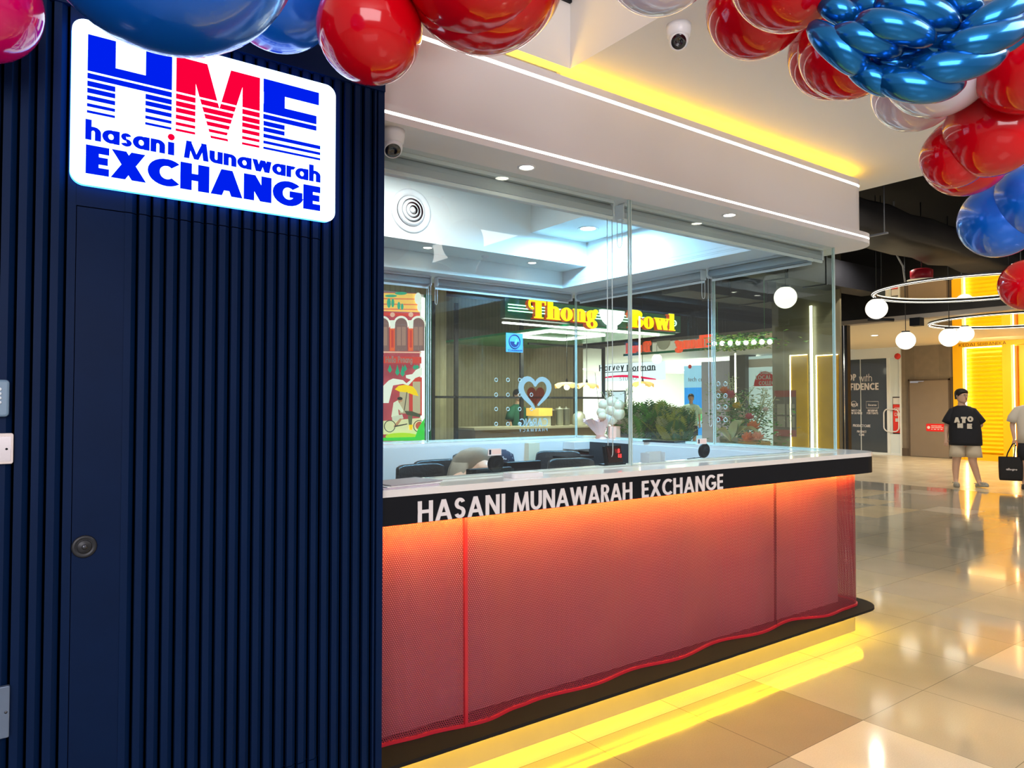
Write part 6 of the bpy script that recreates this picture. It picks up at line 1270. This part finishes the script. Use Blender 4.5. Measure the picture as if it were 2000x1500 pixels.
m.add(vs, [(j*n+i, j*n+(i+1) % n, (j+1)*n+(i+1) % n, (j+1)*n+i) for j in range(4) for i in range(n)]+[tuple(range(n-1, -1, -1))], 0, True); m.build('bag_body', M('black_canvas', (.012, .012, .016), .8, var=.2, vscale=40), tb)
for y in (-.018, .018): m = MB(); m.tube([(-.12, y, .42), (-.10, y, .50), (-.03, y*.4, .655), (-.0, y*.3, .67), (.01, y*.4, .64), (.0, y, .50), (-.01, y, .42)], .010, 6); m.build('handle', M('black_canvas', (.012, .012, .016)), tb)
m = MB(); text(m, 'allegro', (0, -.052, 0), XX, ZZ, -.13, .03, .20, .035, w=.2, th=.003); m.build('print', lettw, tb)

# ================================================================= BALLOONS
bred = M('balloon_red', (.62, .0, .006), .12, coat=.35, spec=.4, sss=.0); bwhite = M('balloon_lavender_white', (.72, .66, .80), .12, coat=.8)
bmag = M('balloon_crimson', (.66, .0, .12), .12, coat=.35); bblue = M('balloon_chrome_blue', (.004, .15, .80), .2, metal=.25, coat=.4); bblued = M('balloon_chrome_teal', (.008, .19, .55), .2, metal=.8, coat=.3)
def balloon(px, py, rp_, r_, mat, label, knot=(0, 0, 1), dd=0):
    d = F*r_/rp_+dd; c = far(px, py, d); r_ = rp_*d/F/math.sqrt(1+((px-1000)/F)**2*.5)
    q_ = Vector((0, 0, 1)).rotation_difference(Vector(knot).normalized()).to_matrix()
    m = MB(); pr = []
    for i in range(25):
        t = math.pi*i/24; k_ = 1+.10*max(0, math.cos(t))**3; pr.append((r_*math.sin(t)*(1-.05*max(0, math.cos(t))), r_*math.cos(t)*k_))
    m.lathe(pr[::-1], c, 48, 0, q_); o = m.build('balloon', mat, None, tuple(c)); tag(o, label, 'balloon', None)
    m = MB(); k0 = r_*1.09; m.lathe([(0, k0+.022), (.010, k0+.022), (.012, k0+.018), (.005, k0+.010), (.006, k0+.002), (.014, k0-.012)], c, 12, 0, q_); m.build('knot', mat, o, tuple(c)); return o
LB = [(-45, 3, 127, .16, bmag, 'magenta red balloon cut by the left border', (-.6, .4, 1)), (325, -166, 270, .22, bblue, 'very large glossy blue balloon over the top of the white sign', (.1, .3, 1)),
 (545, -20, 118, .17, bblue, 'blue balloon between the huge blue one and the red ball', (0, .4, 1)), (722, 58, 103, .14, bred, 'round red balloon hanging lowest right of the white sign', (.1, .3, 1)), (758, -82, 88, .14, bred, 'red balloon above the lowest red one', (0, .2, 1)),
 (848, -46, 77, .14, bred, 'small red balloon tip beside the broad red pair', (.3, .3, 1)), (945, -68, 163, .22, bred, 'broad red balloon reaching lowest over the canopy light', (0, .5, 1)), (930, -92, 154, .20, bred, 'red balloon in front of the broad one over the canopy', (0, .2, 1)),
 (1290, -95, 117, .16, bwhite, 'pale bluish balloon tip at the top edge near the ceiling camera', (0, .3, 1)), (1478, 13, 100, .16, bred, 'red balloon left of the blue twisted balloons', (.2, .3, 1)), (1548, -70, 128, .16, bred, 'red balloon at the top edge left of the blue twist', (0, .2, 1)),
 (1634, 100, 95, .16, bred, 'rear red balloon of the overlapping pair under the blue twist', (.5, .3, 1)), (1662, 92, 103, .155, bred, 'front red balloon of the overlapping pair under the blue twist', (.5, .2, 1)),
 (1790, 172, 88, .155, bwhite, 'lower white balloon below the blue twist', (.4, .2, 1)), (1835, 126, 108, .165, bwhite, 'upper white balloon tucked behind the blue twist', (.3, .2, 1)),
 (2012, 118, 112, .16, bred, 'red balloon cut by the right border beside the blue twist', (1, .2, .6)), (1940, 255, 98, .155, bred, 'large red balloon facing front right of the white pair', (1, .2, .5)), (1888, 303, 86, .16, bred, 'red balloon hanging below and left of the large front red one', (1, .3, .5)), (1866, 304, 68, .112, bred, 'small red balloon peeking out behind the lower red one', (1, .3, .5)),
 (1952, 430, 80, .16, bblue, 'blue chrome balloon left of the other blue one on the right side', (1, .3, .3)), (2014, 392, 78, .15, bblue, 'blue chrome balloon cut by the right border', (1, 0, .2)), (2007, 556, 56, .14, bred, 'lowest red balloon at the right border', (1, 0, .4))]
for px, py, rp_, r_, mt, lb, kn in LB: balloon(px, py, rp_, r_, mt, lb, kn)
# twisted modelling balloons
c = far(1780, 80, 1.62); tw = thing('twisted_balloons', 'cluster of long metallic blue twisted balloons at the upper right', 'balloon cluster', tuple(c)); tc_ = tuple(c)
TW = [(1692, 84, 72, 27, 16, 0, 8), (1747, 62, 80, 29, 14, -.03, 10), (1791, 30, 84, 31, 16, -.01, 14), (1634, 90, 70, 28, 40, .03, -14), (1702, 148, 52, 24, 30, .05, -8), (1791, 148, 90, 31, 6, .02, -22), (1868, 112, 98, 32, -10, -.01, -18), (1923, 66, 92, 31, -16, -.03, -14), (1950, 22, 90, 30, -32, -.02, -10), (1878, 8, 48, 26, 34, .02, 8), (1640, 22, 44, 24, 30, .05, 0), (1830, 72, 60, 30, -5, .06, 0), (1720, 20, 70, 26, 10, .05, 6), (1985, 60, 60, 28, -40, .03, 0)]
TW += [(1690, 55, 60, 26, 20, .07, 0), (1760, 105, 70, 26, 10, .07, 0), (1850, 95, 60, 26, -10, .08, 0), (1820, 60, 70, 28, 5, .09, 0), (1900, 40, 60, 28, -20, .08, 0), (1740, 125, 50, 22, 15, .07, 0), (1660, 60, 40, 24, 30, .08, 0)]
for i, (px, py, hl, hw, an, dz, bend) in enumerate(TW):
    d = 1.62+dz; pts = []; rs = []; N_ = 16
    for k_ in range(N_+1):
        t = k_/N_*2-1; a = R(an); ux, uy = math.cos(a)*hl*t-math.sin(a)*(-bend*(1-t*t)*-1), math.sin(a)*hl*t+math.cos(a)*(-bend*(1-t*t)*-1)*-1
        p = far(px+ux, py+uy, d+.05*t*t); pts.append(p); rs.append(max(.002, (1-abs(t)**3.2)**.5*hw*d/F))
    m = MB(); m.tube(pts, rs, 20); m.build('twisted_segment', bblued, tw, tc_)
